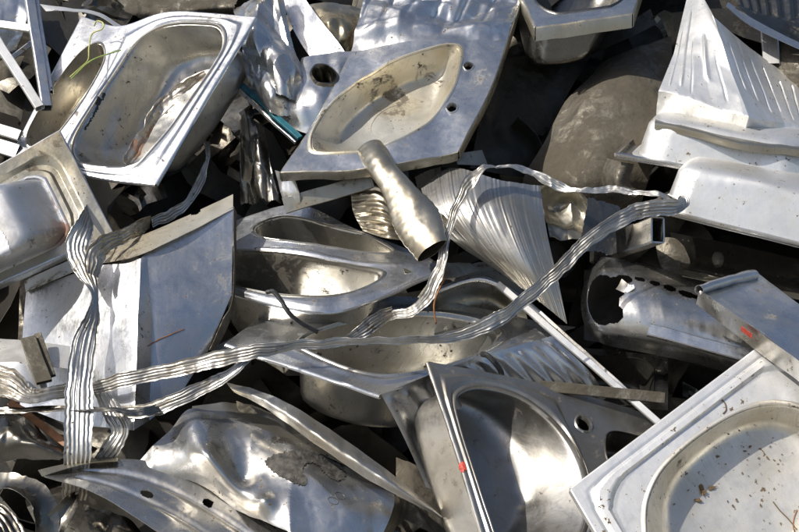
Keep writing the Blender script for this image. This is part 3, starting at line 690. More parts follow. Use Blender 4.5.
sheet('basin_side', '', '', [[(360, 470, .053), (372, 480, .066), (393, 494, .106), (391, 516, .126), (374, 552, .126)], [(352, 452, -.08), (380, 484, -.05), (400, 500, -.02), (398, 522, 0), (380, 556, 0)]], 'olive', (40, 12), parent=V_, crumple=.006, seed=106)

# crushed tube of curled sheet, centre
tube('curled_sheet', 'brassy crushed tube of curled sheet hanging at the centre of the heap', [(370, 148, .11, .034, .018, 20), (384, 168, .17, .046, .030, 12), (402, 196, .20, .058, .028, 8), (418, 224, .21, .074, .030, 0), (432, 250, .23, .050, .022, -14)], 'brass', cat='sheet', ripple=.010, rfreq=210, crumple=.020, cfreq=7, lobes=.05, seed=3, n=110, m=64)
# saddle-shaped sheet
sheet('ribbed_sheet', 'saddle-shaped sheet with fine parallel ridges right of the crushed tube', 'sheet', [[(421, 188, .06), (452, 168, .08), (500, 180, .13), (540, 186, .10)], [(430, 214, .12), (462, 204, .17), (508, 210, .19), (547, 232, .14)], [(452, 240, .10), (486, 246, .15), (524, 258, .17), (558, 280, .12)], [(500, 272, .02), (524, 290, .07), (545, 306, .09), (567, 324, .07)]], 'sheetline', (220, 60),
      fn=lambda u, v: .0011 * noise(np.stack([u * 70 + 2 * np.sin(v * 4), v * 2.0, 0 * u], 1), 1, 4), crumple=.006, cfreq=5, seed=111)

# ------------------------------------------------------------------ straps winding over the heap
ribbon('metal_strap', 'wide ribbed strap hanging down the left side, knotted halfway', [(90, 208, .06, .05, 60), (86, 224, .15, .075, 30), (78, 248, .16, .085, -10), (86, 272, .16, .075, 25), (95, 296, .16, .05, 70), (93, 316, .16, .055, 30), (86, 340, .17, .085, 5), (80, 380, .20, .092, 0), (78, 420, .20, .092, -5), (77, 462, .16, .09, -5), (74, 500, .02, .08, 0)], nrib=6, ribamp=.0030, seed=2, crinkle=.0022)
ribbon('metal_strap', 'thin crinkled strap looping over the saddle-shaped sheet', [(388, 319, .06, .03, 20), (408, 312, .12, .038, 40), (428, 296, .17, .042, 10), (440, 266, .21, .04, 40), (449, 230, .23, .034, 20), (461, 196, .24, .036, -10), (478, 172, .24, .05, 50), (498, 165, .23, .034, 75), (530, 172, .20, .03, 45), (556, 186, .19, .034, 20), (580, 192, .21, .03, 60), (610, 188, .22, .03, 50), (645, 192, .24, .026, 60), (680, 199, .25, .03, 70)], nrib=4, ribamp=.002, seed=3, crinkle=.009)
ribbon('metal_strap', 'longest ribbed strap, sweeping from the rectangular tube down across the middle', [(668, 195, .235, .02, 70), (683, 200, .25, .045, 50), (676, 206, .27, .055, 20), (650, 208, .28, .060, 10), (622, 218, .29, .055, 15), (585, 244, .29, .05, 20), (548, 280, .28, .048, 10), (514, 308, .27, .05, 30), (484, 326, .26, .055, 20), (440, 338, .25, .04, 40), (390, 340, .25, .036, 60), (340, 342, .25, .04, 50), (290, 346, .25, .045, 40), (250, 352, .26, .05, 10), (205, 362, .24, .055, -20), (160, 372, .22, .05, 0), (120, 382, .20, .05, 0), (85, 390, .12, .05, 10)], nrib=5, ribamp=.0025, seed=4, crinkle=.006)
ribbon('metal_strap', 'ribbed strap curving in from the left edge beside the white shallow tray', [(-20, 376, .16, .10, 10), (8, 384, .2, .11, 15), (30, 396, .2, .08, 50), (56, 392, .18, .06, 40), (90, 386, .14, .06, 20)], nrib=7, ribamp=.003, seed=5, mat='strap')
ribbon('metal_strap', 'dark strap lying flat along the left below the curved one', [(-20, 412, .14, .03, 50), (40, 409, .18, .04, 60), (90, 408, .2, .03, 60), (140, 412, .2, .035, 50), (160, 408, .18, .04, 40)], nrib=4, seed=6, mat='dark')
ribbon('metal_strap', 'twisted strap climbing right from the vertical strap to the long strap', [(120, 412, .14, .04, 0), (150, 410, .17, .05, 20), (180, 398, .2, .05, -10), (210, 384, .2, .045, 20), (236, 370, .22, .05, 50), (250, 352, .22, .05, 10)], nrib=5, ribamp=.003, seed=7)
ribbon('metal_strap', 'crumpled ribbed strap end in the gap right of the vertical strap', [(100, 390, .12, .05, 30), (112, 412, .16, .06, 10), (120, 432, .15, .06, -20), (108, 452, .12, .06, 10), (96, 462, .1, .04, 40)], nrib=5, ribamp=.003, seed=8)
ribbon('metal_strap', 'twisted strap hanging below the tilted double sink', [(206, 142, -.08, .025, 20), (207, 162, -.05, .03, 60), (200, 182, -.03, .035, 10), (188, 202, -.02, .035, 40), (172, 214, -.02, .04, 0), (152, 222, .0, .04, 30)], nrib=4, seed=9, crinkle=.006)
ribbon('metal_strap', 'short ribbed strap end sticking up from the long strap at the centre', [(392, 312, .16, .045, 30), (378, 320, .22, .05, 10), (364, 330, .24, .05, 20), (348, 340, .22, .04, 40)], nrib=5, seed=10)
ribbon('metal_strap', 'frayed strap pieces beside the vertical strap above the bent sheet', [(150, 222, .02, .05, 40), (130, 232, .08, .05, -20), (112, 240, .12, .06, 20), (98, 252, .16, .07, 0), (92, 275, .18, .05, 30)], nrib=5, seed=12, crinkle=.008, mat='brass')
ribbon('curled_strip', 'dark curled strip arching in the bottom left corner', [(-8, 490, .10, .10, 40), (14, 486, .16, .10, 60), (36, 496, .18, .09, 40), (46, 520, .16, .08, 20), (46, 550, .12, .08, 0)], nrib=1, ribamp=.001, seed=13, mat='dark', cat='strip', group=None, curl=.012)
ribbon('curled_strip', 'pointed dark strip standing upright right of the curled strip', [(52, 560, .1, .09, 20), (56, 530, .14, .08, 30), (68, 508, .15, .06, 10), (76, 494, .14, .01, 0)], nrib=1, ribamp=.001, seed=14, mat='dark', cat='strip', group=None, curl=.015)
ribbon('curled_strip', 'ribbed dark strip at the very bottom left corner', [(-14, 510, .16, .08, 0), (4, 522, .2, .09, 20), (18, 550, .2, .09, 0)], nrib=5, seed=15, mat='dark', cat='strip', group=None)

# ------------------------------------------------------------------ frame bars, tubes and rods
box_bar('steel_bar', 'upright square bar at the top left corner', (28, -12, .02), (47, 108, .04), .034, .03, 'satin', 10, seed=1, group='frame bars at the top left')
box_bar('steel_bar', 'pale thin bar right behind the upright bar at top left', (34, -10, -.03), (50, 92, .02), .022, .02, 'satin', 0, seed=2, group='frame bars at the top left')
box_bar('steel_bar', 'white bar sloping down right from the left edge to the double sink', (-6, 36, .0), (40, 108, .06), .03, .02, 'bright', 15, seed=3, group='frame bars at the top left')
box_bar('steel_bar', 'white horizontal bar crossing behind the upright bar', (-10, 23, -.05), (32, 29, -.02), .026, .02, 'bright', 15, seed=4, group='frame bars at the top left')
box_bar('steel_bar', 'thin bar leaning behind the white bars at top left', (12, 58, -.08), (40, 36, -.1), .018, .014, 'satin', 0, seed=5, group='frame bars at the top left')
box_bar('steel_bar', 'short white bar at the left edge above the inverted sink', (-10, 126, .02), (20, 136, .03), .034, .02, 'bright', 10, seed=6, group='frame bars at the top left')
box_bar('steel_bar', 'wide pale bar stub below the short white bar at left edge', (-14, 142, -.02), (18, 152, .0), .045, .02, 'bright', 10, seed=7, group='frame bars at the top left')
box_bar('rectangular_tube', 'open-ended rectangular steel tube pointing right at the end of the long strap', (658, 230, .20), (596, 252, -.30), .080, .044, 'steel', -22, cat='tube', seed=8, wall=.005)
box_bar('rod', 'bright thin rod slanting down from the centre to the front right sink', (498, 284, .02), (660, 424, .06), .020, .014, 'bright', 20, cat='rod', seed=9)
box_bar('steel_bar', 'thin rod running beside the bright slanting rod', (540, 312, -.02), (640, 402, .0), .010, .010, 'steel', 0, seed=10)
box_bar('steel_bar', 'dark dirty flat bar lying behind the grey sink', (540, 386, .08), (664, 398, .06), .032, .012, 'dirty', 10, seed=11, hollow=False)
box_bar('steel_bar', 'flat strip along the bottom of the torn basin', (648, 330, .19), (752, 358, .19), .036, .022, 'satin', 20, seed=12)
box_bar('steel_bar', 'orange rusty bar low at the left edge', (10, 402, .05), (66, 444, .08), .022, .012, 'orange', 0, seed=13, hollow=False)
box_bar('steel_bar', 'teal-edged bar behind the tilted double sink', (236, 80, -.08), (300, 138, -.02), .020, .012, 'teal', 35, seed=14, hollow=False)
box_bar('steel_bar', 'bare metal edge running under the teal-edged bar', (240, 92, -.07), (296, 143, -.01), .007, .012, 'satin', 40, seed=15, hollow=False)
box_bar('steel_bar', 'flat dirty bar under the crumpled sink at top centre', (284, 206, .02), (372, 180, .06), .05, .012, 'olive', 8, seed=16)
box_bar('steel_bar', 'thin olive rail behind the crushed foil at top', (332, 48, -.14), (372, 22, -.16), .02, .014, 'olive', 0, seed=17)

# ------------------------------------------------------------------ crumpled foil and sheets
sheet('crumpled_foil', 'crumpled shiny foil sheet between the double sink and the drain hole', 'foil', [[(232, 4, -.12), (262, -10, -.06), (284, -4, -.10)], [(238, 40, -.04), (266, 34, .03), (292, 40, -.04)], [(250, 66, -.04), (280, 62, .05), (304, 72, -.02)], [(262, 96, -.06), (286, 102, .0), (300, 108, -.06)]], 'steel', (80, 100), crumple=.11, cfreq=6, ang=9, seed=201, rag=.03)
sheet('crumpled_foil', 'dull foil tongue hanging under the crumpled shiny foil', 'foil', [[(244, 50, -.06), (262, 58, .0), (280, 66, -.02)], [(248, 80, -.05), (268, 88, .02), (290, 90, -.02)], [(258, 108, -.1), (276, 116, -.04), (300, 118, -.06)]], 'satin', (50, 50), crumple=.05, cfreq=10, seed=202, rag=.04)
sink('drain_deck', 'sheet with a round black drain hole left of the top centre sink',
     [[(302, 58, -.08), (330, 52, -.06), (356, 52, -.06)], [(284, 92, -.03), (312, 98, .0), (346, 104, -.03)], [(262, 112, -.10), (296, 130, -.06), (322, 140, -.06)]], (.2, .26),
     [dict(kind='hole', r=(0, 0, 1, .62), px=[(313, 74), (317, 67), (326, 67), (334, 74), (335, 81), (328, 84), (318, 82)], n=48, h=-.008, col=.22, mat='dark', name='drain_hole'), dict(kind='flat', r=(0, .62, 1, 1))],  # deep dark collar keeps the hole black; shade put into colour and shape
     mat='steel', flange=0, seed=203, crumple=.02, cat='sheet', group=None)
sheet('bent_strip', 'tapering grey strip rising from the drain hole to the top edge', 'strip', [[(282, -6, -.12), (300, -8, -.1)], [(290, 22, -.1), (322, 22, -.08)], [(304, 48, -.1), (346, 54, -.07)], [(318, 66, -.1), (352, 78, -.06)]], 'satin', (24, 50), crumple=.01, seed=204)
sheet('dirty_basin', 'dirty bulging basin behind the grey strip at the top', 'basin', [[(292, 10, -.22), (325, 4, -.18), (362, 10, -.24)], [(304, 34, -.2), (336, 30, -.1), (366, 34, -.2)], [(324, 58, -.24), (345, 62, -.18), (362, 60, -.24)]], 'olive', (50, 50), crumple=.05, cfreq=9, seed=205)
sheet('dirty_sheet', 'dark soiled sheet along the top edge above the double sink', 'sheet', [[(112, -14, -.18), (180, -16, -.2), (250, -16, -.2)], [(124, 10, -.12), (190, 8, -.14), (236, 8, -.14)], [(160, 24, -.2), (200, 20, -.22), (240, 16, -.22)]], 'dirty', (60, 30), crumple=.04, seed=206, rag=.04)
sheet('bent_strip', 'pale angled edge strip between the upright bar and the double sink', 'strip', [[(40, 4, -.14), (70, 8, -.12), (98, 12, -.12), (122, 26, -.12)], [(46, 11, -.12), (72, 11, -.1), (97, 15, -.1), (118, 28, -.1)]], 'bright', (50, 8), crumple=.004, seed=207)
sheet('dirty_sheet', 'grey stained sheet in the top left corner behind the bars', 'sheet', [[(-20, -14, -.16), (26, -14, -.2)], [(-20, 26, -.1), (26, 20, -.14)], [(-20, 60, -.16), (16, 50, -.2)]], 'satin', (40, 40), crumple=.03, seed=208)
sheet('dirty_sheet', 'brown soiled sheet at left edge below the white bars', 'sheet', [[(-20, 60, -.18), (24, 58, -.22)], [(-20, 90, -.14), (16, 78, -.2)]], 'dirty', (30, 20), crumple=.03, seed=209)
sheet('crumpled_foil', 'dark crumpled foil standing in the black gap right of the double sink', 'foil', [[(236, 116, -.16), (246, 112, -.08), (262, 124, -.1)], [(236, 160, -.16), (256, 150, -.06), (272, 166, -.1)], [(238, 204, -.16), (262, 200, -.08), (284, 206, -.1)]], 'dark', (50, 70), crumple=.07, cfreq=8, seed=210, rag=.04)
sheet('bent_strip', 'bright folded sliver hanging at the corner of the top centre sink', 'strip', [[(276, 170, .02), (294, 176, .08)], [(282, 190, .02), (298, 192, .06)], [(286, 206, .0), (300, 204, .03)]], 'steel', (20, 30), crumple=.02, seed=211)
sheet('dented_shell', 'big dirt-caked dented shell half in shadow right of the top centre sink', 'shell', [[(600, 62, -.34), (640, 44, -.26), (672, 36, -.3)], [(568, 98, -.26), (616, 88, -.14), (672, 84, -.2)], [(546, 140, -.24), (600, 134, -.08), (668, 130, -.12)], [(524, 178, -.26), (584, 178, -.08), (650, 172, -.1)], [(528, 206, -.34), (580, 214, -.2), (640, 206, -.22)]], 'dirty', (90, 90), crumple=.03, cfreq=4, ang=14, seed=212)
sheet('shade_sheet', 'near-black sheet standing in for shade in the hollow below the top sink', 'sheet', [[(500, 60, -.3), (600, 40, -.34)], [(480, 120, -.28), (560, 110, -.36)], [(470, 168, -.2), (540, 180, -.36)]], 'gloom', (30, 30), crumple=.02, seed=213)  # the hollow's shade put in as a near-black sheet
sheet('bent_strip', 'small dull flange end poking out under the right corner of the top centre sink', 'strip', [[(454, 154, .08), (482, 150, .0)], [(458, 164, .1), (488, 166, .02)]], 'olive', (20, 8), crumple=.004, seed=214)
sheet('ribbed_drainboard', 'dark ribbed drainboard in the top right corner', 'drainboard', [[(728, -16, -.16), (770, -22, -.2), (830, -24, -.2)], [(738, 4, -.08), (775, 16, -.1), (830, 20, -.1)], [(736, 6, -.06), (768, 28, -.06), (830, 54, -.06)]], 'dark', (90, 40), fn=ribs(8, .006, 1, 'u', 0, .55), crumple=.004, seed=215)
sheet('bent_strip', 'light curved rim under the dark drainboard at top right', 'strip', [[(728, 2, -.07), (752, 18, -.06), (790, 38, -.05), (830, 56, -.05)], [(726, 6, -.05), (748, 24, -.045), (786, 43, -.035), (830, 62, -.035)]], 'satin', (50, 8), seed=216)
box_bar('steel_post', 'pale short post behind the ribbed tent at upper right', (768, 22, -.2), (772, 66, -.18), .055, .03, 'bright', 5, cat='post', seed=217)
sheet('round_basin', 'dark rounded basin at the right edge beside the pale post', 'basin', [[(770, 36, -.26), (800, 30, -.2), (840, 34, -.24)], [(766, 62, -.22), (800, 62, -.12), (840, 64, -.16)], [(776, 92, -.26), (806, 98, -.18), (840, 104, -.2)]], 'dirty', (40, 40), crumple=.02, seed=218)
sheet('bent_strip', 'narrow rounded curl at the left end of the upper white sink', 'strip', [[(608, 158, -.06), (602, 176, -.08), (606, 194, -.10), (622, 206, -.12)], [(622, 162, .05), (616, 178, .04), (620, 190, .02), (634, 198, .0)], [(634, 164, .04), (630, 178, .02), (632, 186, .0), (642, 192, -.02)]], 'dirty', (40, 40), crumple=.01, seed=219)

# under the lower white sink
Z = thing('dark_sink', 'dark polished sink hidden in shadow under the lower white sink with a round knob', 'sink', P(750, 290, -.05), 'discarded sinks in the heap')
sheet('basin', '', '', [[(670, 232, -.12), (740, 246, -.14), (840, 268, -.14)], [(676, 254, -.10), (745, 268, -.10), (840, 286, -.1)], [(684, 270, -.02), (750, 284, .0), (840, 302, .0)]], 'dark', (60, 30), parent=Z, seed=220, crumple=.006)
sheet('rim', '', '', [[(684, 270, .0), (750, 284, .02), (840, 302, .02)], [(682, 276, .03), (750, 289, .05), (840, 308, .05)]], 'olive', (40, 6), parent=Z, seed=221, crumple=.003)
tube('knob', '', [(718, 253, -.02, .010, .010, 0), (718, 256, -.02, .017, .017, 0), (718, 261, -.02, .018, .018, 0), (718, 266, -.02, .011, .011, 0)], 'dirty', parent=Z, n=20, m=20, caps=True)
sheet('plate', 'dark serrated plate beside the rectangular tube', 'plate', [[(588, 196, .06), (622, 206, .05)], [(578, 250, .08), (612, 256, .06)]], 'dark', (24, 40), crumple=.006, seed=222, rag=.04)
sheet('tongue', 'brown rounded tongue of metal hanging below the rectangular tube', 'tongue', [[(655, 238, -.06), (674, 238, -.05), (684, 246, -.05)], [(658, 258, -.07), (676, 258, -.055), (690, 262, -.06)], [(664, 274, -.09), (674, 277, -.085), (684, 274, -.09)]], 'dirty', (30, 30), crumple=.006, seed=223)
sheet('soiled_sheet', 'soiled pocket of sheet right of the saddle-shaped sheet', 'sheet', [[(538, 186, .0), (566, 190, -.02), (592, 200, -.02)], [(544, 212, -.06), (570, 212, -.1), (590, 220, -.06)], [(550, 236, .04), (572, 240, .02), (588, 242, .0)]], 'olive', (50, 50), crumple=.05, cfreq=10, seed=224)
# torn basin
TB = thing('torn_basin', 'torn round-ended basin with ragged hole right of the saddle-shaped sheet', 'basin', P(660, 350, 0))
sheet('shell', '', '', [[(596, 262, -.10), (606, 257, -.06), (650, 266, -.06), (705, 282, -.06), (775, 304, -.06)], [(586, 278, -.08), (602, 274, .03), (650, 280, .06), (705, 296, .06), (775, 318, .06)],
      [(581, 302, -.07), (598, 302, .06), (650, 308, .11), (705, 324, .11), (775, 346, .11)], [(585, 326, -.07), (602, 330, .03), (650, 338, .07), (705, 352, .07), (775, 372, .07)],
      [(598, 342, -.10), (610, 346, -.05), (650, 354, -.04), (705, 366, -.04), (775, 388, -.04)]], 'steel', (190, 110), parent=TB, seed=226, crumple=.006,
      holes=[(603, 300, 16, 25, 0), (614, 288, 11, 11, 20), (613, 314, 10, 9, -20), (624, 279, 8, 4, 10), (640, 279, 5, 1.8, 15), (655, 283, 5, 2.0, 15), (670, 288, 6, 2.4, 18), (687, 294, 8, 2.6, 18), (699, 298, 6, 2.0, 18)])
sheet('hole_shade', '', '', [[(584, 270, -.16), (640, 272, -.16), (770, 312, -.16)], [(584, 340, -.16), (640, 350, -.16), (770, 384, -.16)]], 'gloom', (20, 20), parent=TB, seed=228, crumple=.01)  # near-black sheet added behind the torn hole to keep it dark
ribbon('torn_tab', '', [(618, 284, .06, .035, 0), (626, 288, .09, .03, 20), (634, 286, .1, .012, 30)], nrib=1, mat='rusty', parent=TB, seed=3)
# folded channel
Q = thing('folded_channel', 'grey folded metal channel with a red paint mark at the right edge', 'channel', P(760, 380, .1))
sheet('top_sheet', '', '', [[(700, 290, .30), (758, 274, .18)], [(760, 332, .38), (800, 306, .26)], [(832, 384, .46), (850, 345, .34)]], 'satin', (50, 50), parent=Q, seed=231, crumple=.008)
sheet('front_flange', '', '', [[(700, 290, .303), (760, 332, .383), (832, 384, .463)], [(696, 304, .22), (756, 350, .30), (826, 402, .38)]], 'steel', (60, 12), parent=Q, seed=232, crumple=.005)
tube('rolled_edge', '', [(699, 290, .315, .014, .018, 0), (724, 282, .27, .016, .018, 0), (754, 275, .20, .015, .018, 0)], 'satin', parent=Q, n=40, m=20, crumple=.006)
sheet('red_mark', '', '', [[(741, 326, .357), (752, 334, .372)], [(741, 331, .334), (752, 339, .349)]], 'red', (6, 4), parent=Q, thick=.001)
# olive basin with rolled rim in the centre
OB = thing('olive_basin', 'olive basin with a rolled rim under the saddle-shaped sheet', 'basin', P(470, 340, -.1))
sheet('wall', '', '', [[(428, 312, -.08), (440, 292, -.08), (480, 280, -.08), (520, 292, -.08)], [(432, 326, -.16), (455, 310, -.16), (490, 304, -.16), (528, 322, -.14)], [(436, 340, -.12), (470, 334, -.1), (500, 334, -.1), (530, 342, -.1)]], 'olive', (50, 40), parent=OB, seed=241, crumple=.01)
tube('rim', '', [(420, 300, -.06, .008, .008, 0), (440, 290, -.05, .010, .010, 0), (470, 280, -.04, .010, .010, 0), (492, 282, -.03, .010, .010, 0), (520, 298, -.03, .010, .010, 0), (550, 322, -.04, .008, .008, 0)], 'steel', parent=OB, n=60, m=12)
sheet('deck', '', '', [[(440, 284, -.1), (480, 262, -.12), (520, 276, -.1)], [(442, 290, -.06), (480, 278, -.05), (524, 296, -.05)]], 'olive', (40, 12), parent=OB, seed=243, crumple=.01)
sheet('soiled_sheet', 'crumpled olive sheet in front of the lower end of the crushed tube', 'sheet', [[(400, 258, .0), (440, 262, .02), (470, 262, -.02)], [(404, 272, .06), (445, 276, .06), (478, 270, .0)]], 'olive', (40, 14), crumple=.02, seed=244)
sheet('soiled_sheet', 'curled dark-gold sheet behind the crushed tube', 'sheet', [[(350, 186, .02), (376, 184, .06), (388, 196, .06)], [(352, 210, .0), (380, 210, .08), (400, 222, .06)], [(362, 230, -.02), (386, 238, .04), (404, 240, .04)]], 'brass', (50, 50), crumple=.02, seed=245, fn=ribs(6, .004, 1, 'v'))
sheet('soiled_sheet', 'grey crumpled sheet edge just left of the saddle-shaped sheet', 'sheet', [[(414, 176, .0), (440, 166, .04)], [(420, 200, .02), (444, 196, .08)]], 'satin', (30, 30), crumple=.02, seed=246)
sheet('blue_sheet', 'blue-grey sheet scrap under the left tip of the wide middle sink', 'sheet', [[(212, 350, -.06), (250, 326, -.06), (290, 318, -.06)], [(216, 362, .0), (250, 345, .02), (292, 334, .02)]], 'satin', (40, 16), crumple=.012, seed=247)
# blade-like strip over crushed sink
sheet('blade_strip', 'long blade-shaped strip lying over the crushed sink at bottom', 'strip', [[(226, 382, .10), (262, 392, .16), (310, 416, .2), (372, 458, .22), (442, 516, .16)], [(230, 387, .13), (264, 400, .19), (311, 430, .23), (373, 471, .25), (442, 517, .2)], [(233, 391, .12), (266, 409, .17), (315, 444, .21), (377, 484, .23), (441, 519, .18)]], 'sheetline', (140, 30), crumple=.022, cfreq=8, ang=12, seed=251)
sheet('olive_sheet', 'olive soiled sheet between the crushed sink and the blade-shaped strip', 'sheet', [[(236, 402, .02), (290, 420, .04), (360, 462, .04)], [(240, 424, .05), (300, 446, .08), (380, 500, .08)]], 'olive', (50, 24), crumple=.02, seed=252)
# left pieces
TRAY = thing('shallow_tray', 'white shallow tray at the left edge with a torn bracket on it', 'tray', P(30, 390, .05))
sheet('wall', '', '', [[(-20, 336, .02), (50, 344, .04), (86, 348, .04)], [(-20, 362, .08), (50, 366, .10), (88, 372, .08)]], 'bright', (40, 20), parent=TRAY, seed=261, crumple=.008)
sheet('floor', '', '', [[(-20, 364, .12), (20, 362, .14), (44, 372, .12)], [(-20, 388, .15), (20, 386, .17), (48, 390, .14)]], 'bright', (40, 20), parent=TRAY, seed=262, crumple=.006)
box_bar('bracket', '', (28, 338, .12), (44, 382, .16), .045, .012, 'dirty', 10, parent=TRAY)
box_bar('bracket', '', (38, 334, .10), (52, 376, .13), .022, .012, 'dirty', 0, parent=TRAY)
sheet('crumpled_foil', 'dark crumpled foil at the left edge above the curled strips', 'foil', [[(-20, 420, .02), (20, 418, .06), (62, 446, .04)], [(-20, 442, .10), (24, 440, .14), (66, 456, .1)], [(-20, 470, .04), (20, 456, .08), (60, 462, .06)]], 'dark', (60, 40), crumple=.05, cfreq=8, seed=263)
sheet('bent_strip', 'dark loop of strip below the vertical strap', 'strip', [[(100, 392, .02), (112, 380, .06), (124, 398, .04)], [(104, 420, .06), (118, 414, .1), (128, 424, .06)]], 'dark', (30, 30), crumple=.02, seed=264)
sheet('dark_plate', 'dark olive plate in shadow under the left inverted sink', 'plate', [[(20, 272, -.16), (72, 256, -.14)], [(18, 340, -.16), (66, 320, -.14)]], 'dirty', (30, 30), crumple=.01, seed=265)
sheet('bottom_scrap', 'dull bent scrap at the bottom edge below the crushed sink deck', 'sheet', [[(84, 502, -.02), (110, 512, .0), (150, 536, .0)], [(90, 530, .04), (120, 540, .06), (150, 560, .06)]], 'dark', (30, 30), crumple=.05, seed=266)
sheet('bottom_scrap', 'dark crumpled scrap between the crushed sink and the grey sink', 'sheet', [[(396, 460, -.1), (420, 470, -.06), (440, 500, -.06)], [(396, 520, -.04), (420, 530, .0), (450, 545, -.02)]], 'dirty', (30, 30), crumple=.06, seed=267)
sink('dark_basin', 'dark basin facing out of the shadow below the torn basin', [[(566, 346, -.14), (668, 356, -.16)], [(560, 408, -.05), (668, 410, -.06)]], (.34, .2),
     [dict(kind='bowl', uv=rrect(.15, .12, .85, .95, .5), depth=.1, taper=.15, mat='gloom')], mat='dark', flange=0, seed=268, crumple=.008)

# ------------------------------------------------------------------ wires, marks and litter
def wire(name, label, pts, r, mat, **k): return tube(name, label, [(x, y, d, r, r, 0) for x, y, d in pts], mat, cat='wire', n=16 * (len(pts) - 1), m=8, caps=True, **k)
wire('green_wire', 'twisted green wire hooked over the rim of the tilted double sink', [(94, 26, .05), (97, 21, .07), (103, 23, .08), (102, 29, .08), (92, 34, .07), (89, 48, .08), (88, 60, .09), (80, 68, .1), (70, 77, .1)], .0023, 'yellow_wire')
wire('green_wire', 'straight green wire crossing the narrow bowl of the tilted double sink', [(71, 79, .1), (84, 66, .1), (94, 59, .1), (108, 54, .09), (121, 50, .08)], .0022, 'green_wire')
wire('black_cable', 'black cable end curling over the lower bowl of the centre sink', [(267, 292, .17), (274, 292, .19), (282, 302, .2), (290, 314, .2), (302, 324, .18), (318, 332, .16)], .007, 'black')
wire('brown_wire', 'thin brown wire hanging between the centre sink and the looping strap', [(445, 278, .1), (438, 292, .1), (434, 306, .08), (436, 324, .06)], .0028, 'orange')
wire('black_cable', 'short black tie round the ribbed drainboard', [(482, 354, .12), (488, 356, .14), (496, 364, .14), (501, 372, .12), (502, 380, .1)], .008, 'black')

# torn seam and black marks in the tilted double sink
ribbon('torn_seam', '', [(206, 74, .02, .02, 10), (188, 84, .0, .035, 30), (170, 96, -.01, .03, -20), (156, 112, -.01, .04, 20), (146, 130, -.01, .035, 40), (136, 148, .0, .04, 0), (126, 164, .05, .03, 20)], mat='torn', nrib=2, ribamp=.003, crinkle=.010, seed=31, parent=sinkA)
A_ = parts(sinkA)
for k, poly in enumerate(([(97, 97), (102, 98), (101, 104), (97, 108), (95, 104)], [(101, 95), (105, 92), (106, 96), (103, 102)], [(96, 106), (99, 107), (94, 117), (86, 130), (84, 128), (91, 117)])):
    smear('black_mark', sinkA, A_, poly, 'black', step=.8, bump=.001, seed=k)
VP = parts(V_)
smear('tar_smear', V_, VP, [(264, 462), (272, 456), (290, 451), (312, 452), (332, 458), (346, 472), (346, 479), (336, 482), (324, 474), (316, 465), (306, 465), (303, 472), (309, 482), (302, 487), (288, 481), (272, 472)], 'tar', step=1.0, bump=.0022, seed=5)
def ring_mark(T, obs, cx, cy, rx, ry, rot, mat='engrave', n=36, w=.0008):
    V, F = [], []
    for k in range(n):
        a = 2 * math.pi * k / n; x, y = rx * math.cos(a), ry * math.sin(a); c, s_ = math.cos(rad(rot)), math.sin(rad(rot))
        p, nn = surf(obs, cx + x * c - y * s_, cy + x * s_ + y * c, .0012)
        if p is None: return
        V.append(p)
    V = np.array(V); cen = V.mean(0); o = unit(V - cen); W = np.vstack([V, V + o * w * 2])
    F = [(k, (k + 1) % n, n + (k + 1) % n, n + k) for k in range(n)]
    mesh_obj('stamped_mark', W, F, W[:, :2], mat, T, .001, front=CAM - cen)
ring_mark(V_, VP, 333, 501, 5.2, 2.8, 25); ring_mark(V_, VP, 340, 496, 5.2, 2.8, 25)
# red paint dot on the grey sink, sticker on the inverted sink
S_ = parts(sinkS)
smear('red_dot', sinkS, S_, [(459, 464), (463, 461), (466, 466), (466, 471), (462, 473), (459, 469)], 'red', step=.7, bump=.0008, seed=2)
B_ = parts(sinkB)
smear('sticker', sinkB, B_, [(-2, 232), (4, 232), (12, 252), (12, 254), (-2, 256)], 'paper', step=1.2, bump=.0002, seed=3, thick=.0006)
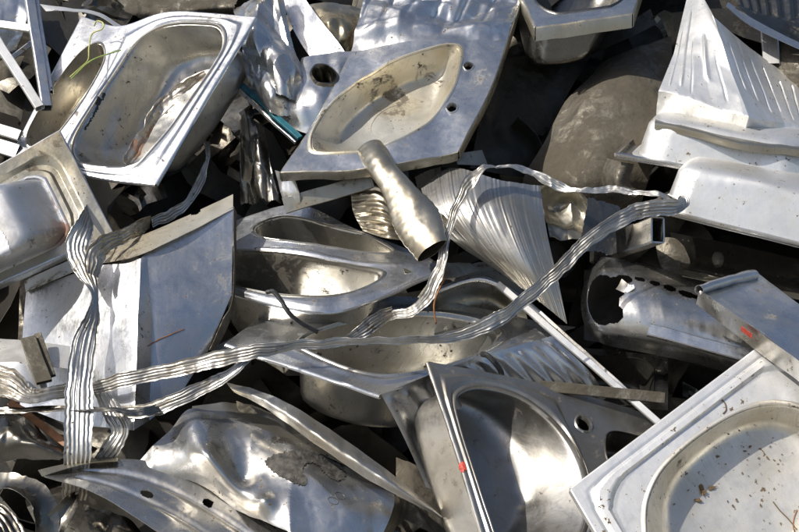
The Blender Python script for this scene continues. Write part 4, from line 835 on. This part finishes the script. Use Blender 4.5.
# litter in the front right sink
R_ = parts(sinkR); rs = np.random.RandomState(8)
def leaf(name, x, y, r, seed, parent=None):
    q = np.random.RandomState(seed); p, n = surf(R_, x, y, .003)
    if p is None: return None
    a = np.linspace(0, 2 * math.pi, 11, endpoint=False); e1 = unit(np.cross(n, [q.randn(), q.randn(), q.randn()])); e2 = np.cross(n, e1)
    rr = r * q.uniform(.5, 1.1, 11); V = np.vstack([[p + n * r * .25], p + (np.cos(a) * rr)[:, None] * e1 + (np.sin(a) * rr * .55)[:, None] * e2 + np.abs(q.randn(11))[:, None] * n * r * .25])
    return V, [(0, 1 + i, 1 + (i + 1) % 11) for i in range(11)], n
for k, (x, y, r, lab) in enumerate(((702, 492, .020, 'largest curled brown leaf in the front right sink'), (712, 488, .014, 'small brown leaf touching the largest leaf in the front right sink'), (698, 501, .013, 'small brown leaf below the largest leaf in the front right sink'))):
    V, F, n = leaf('dry_leaf', x, y, r, k + 3)
    tag(mesh_obj('dry_leaf', V, F, V[:, :2], 'leaf', None, .001, front=n), lab, 'leaf', 'leaves in the front right sink')
VV, FF = [], []; o = 0
for k in range(64):
    if k < 40: x, y = rs.normal(760, 26), rs.normal(470, 24)
    else: x, y = rs.uniform(665, 799), rs.uniform(410, 532)
    g = leaf('crumb', x, y, rs.choice([.002, .003, .004, .006], p=[.4, .3, .2, .1]), 100 + k)
    if g is None: continue
    VV.append(g[0]); FF += [tuple(i + o for i in f) for f in g[1]]; o += len(g[0])
V = np.vstack(VV); lit = mesh_obj('leaf_litter', V, FF, V[:, :2], 'leaf', None, .0006)
lit['label'] = 'scattered dark crumbs of leaf in the front right sink'; lit['category'] = 'litter'; lit['kind'] = 'stuff'
def lay_wire(name, label, obs, pts, r, mat):
    q = path_eval(pts, 30); c = np.array([surf(obs, x, y, r)[0] for x, y in q if surf(obs, x, y, r)[0] is not None])
    T = unit(np.gradient(c, axis=0)); S = unit(np.cross(T, CAM - c)); N = np.cross(S, T); th = np.linspace(0, 2 * math.pi, 6, endpoint=False); n = len(c)
    V = (c[:, None] + r * (np.cos(th)[None, :, None] * S[:, None] + np.sin(th)[None, :, None] * N[:, None])).reshape(-1, 3)
    F = [(j * 6 + i, j * 6 + (i + 1) % 6, (j + 1) * 6 + (i + 1) % 6, (j + 1) * 6 + i) for j in range(n - 1) for i in range(6)]
    tag(mesh_obj(name, V, F, V[:, :2], mat, None, 0), label, 'twig')
lay_wire('twig', 'thin straight twig lying in the front right sink', R_, [(773, 502), (780, 511), (788, 519), (797, 530)], .0016, 'leaf')
lay_wire('twig', 'curved reddish twig at the right edge of the front right sink', R_, [(797, 510), (794, 518), (793, 526), (795, 532)], .0016, 'orange')
lay_wire('twig', 'tiny curved twig on the rim of the front right sink', R_, [(722, 400), (725, 404), (726, 410), (723, 414)], .0018, 'leaf')
lay_wire('rust_scratch', 'thin rust scratch across the fold of the pale sheet', parts(D), [(148, 346), (158, 340), (170, 335), (184, 329)], .0016, 'orange')  # rust scratch on the sheet, built as a thin raised line
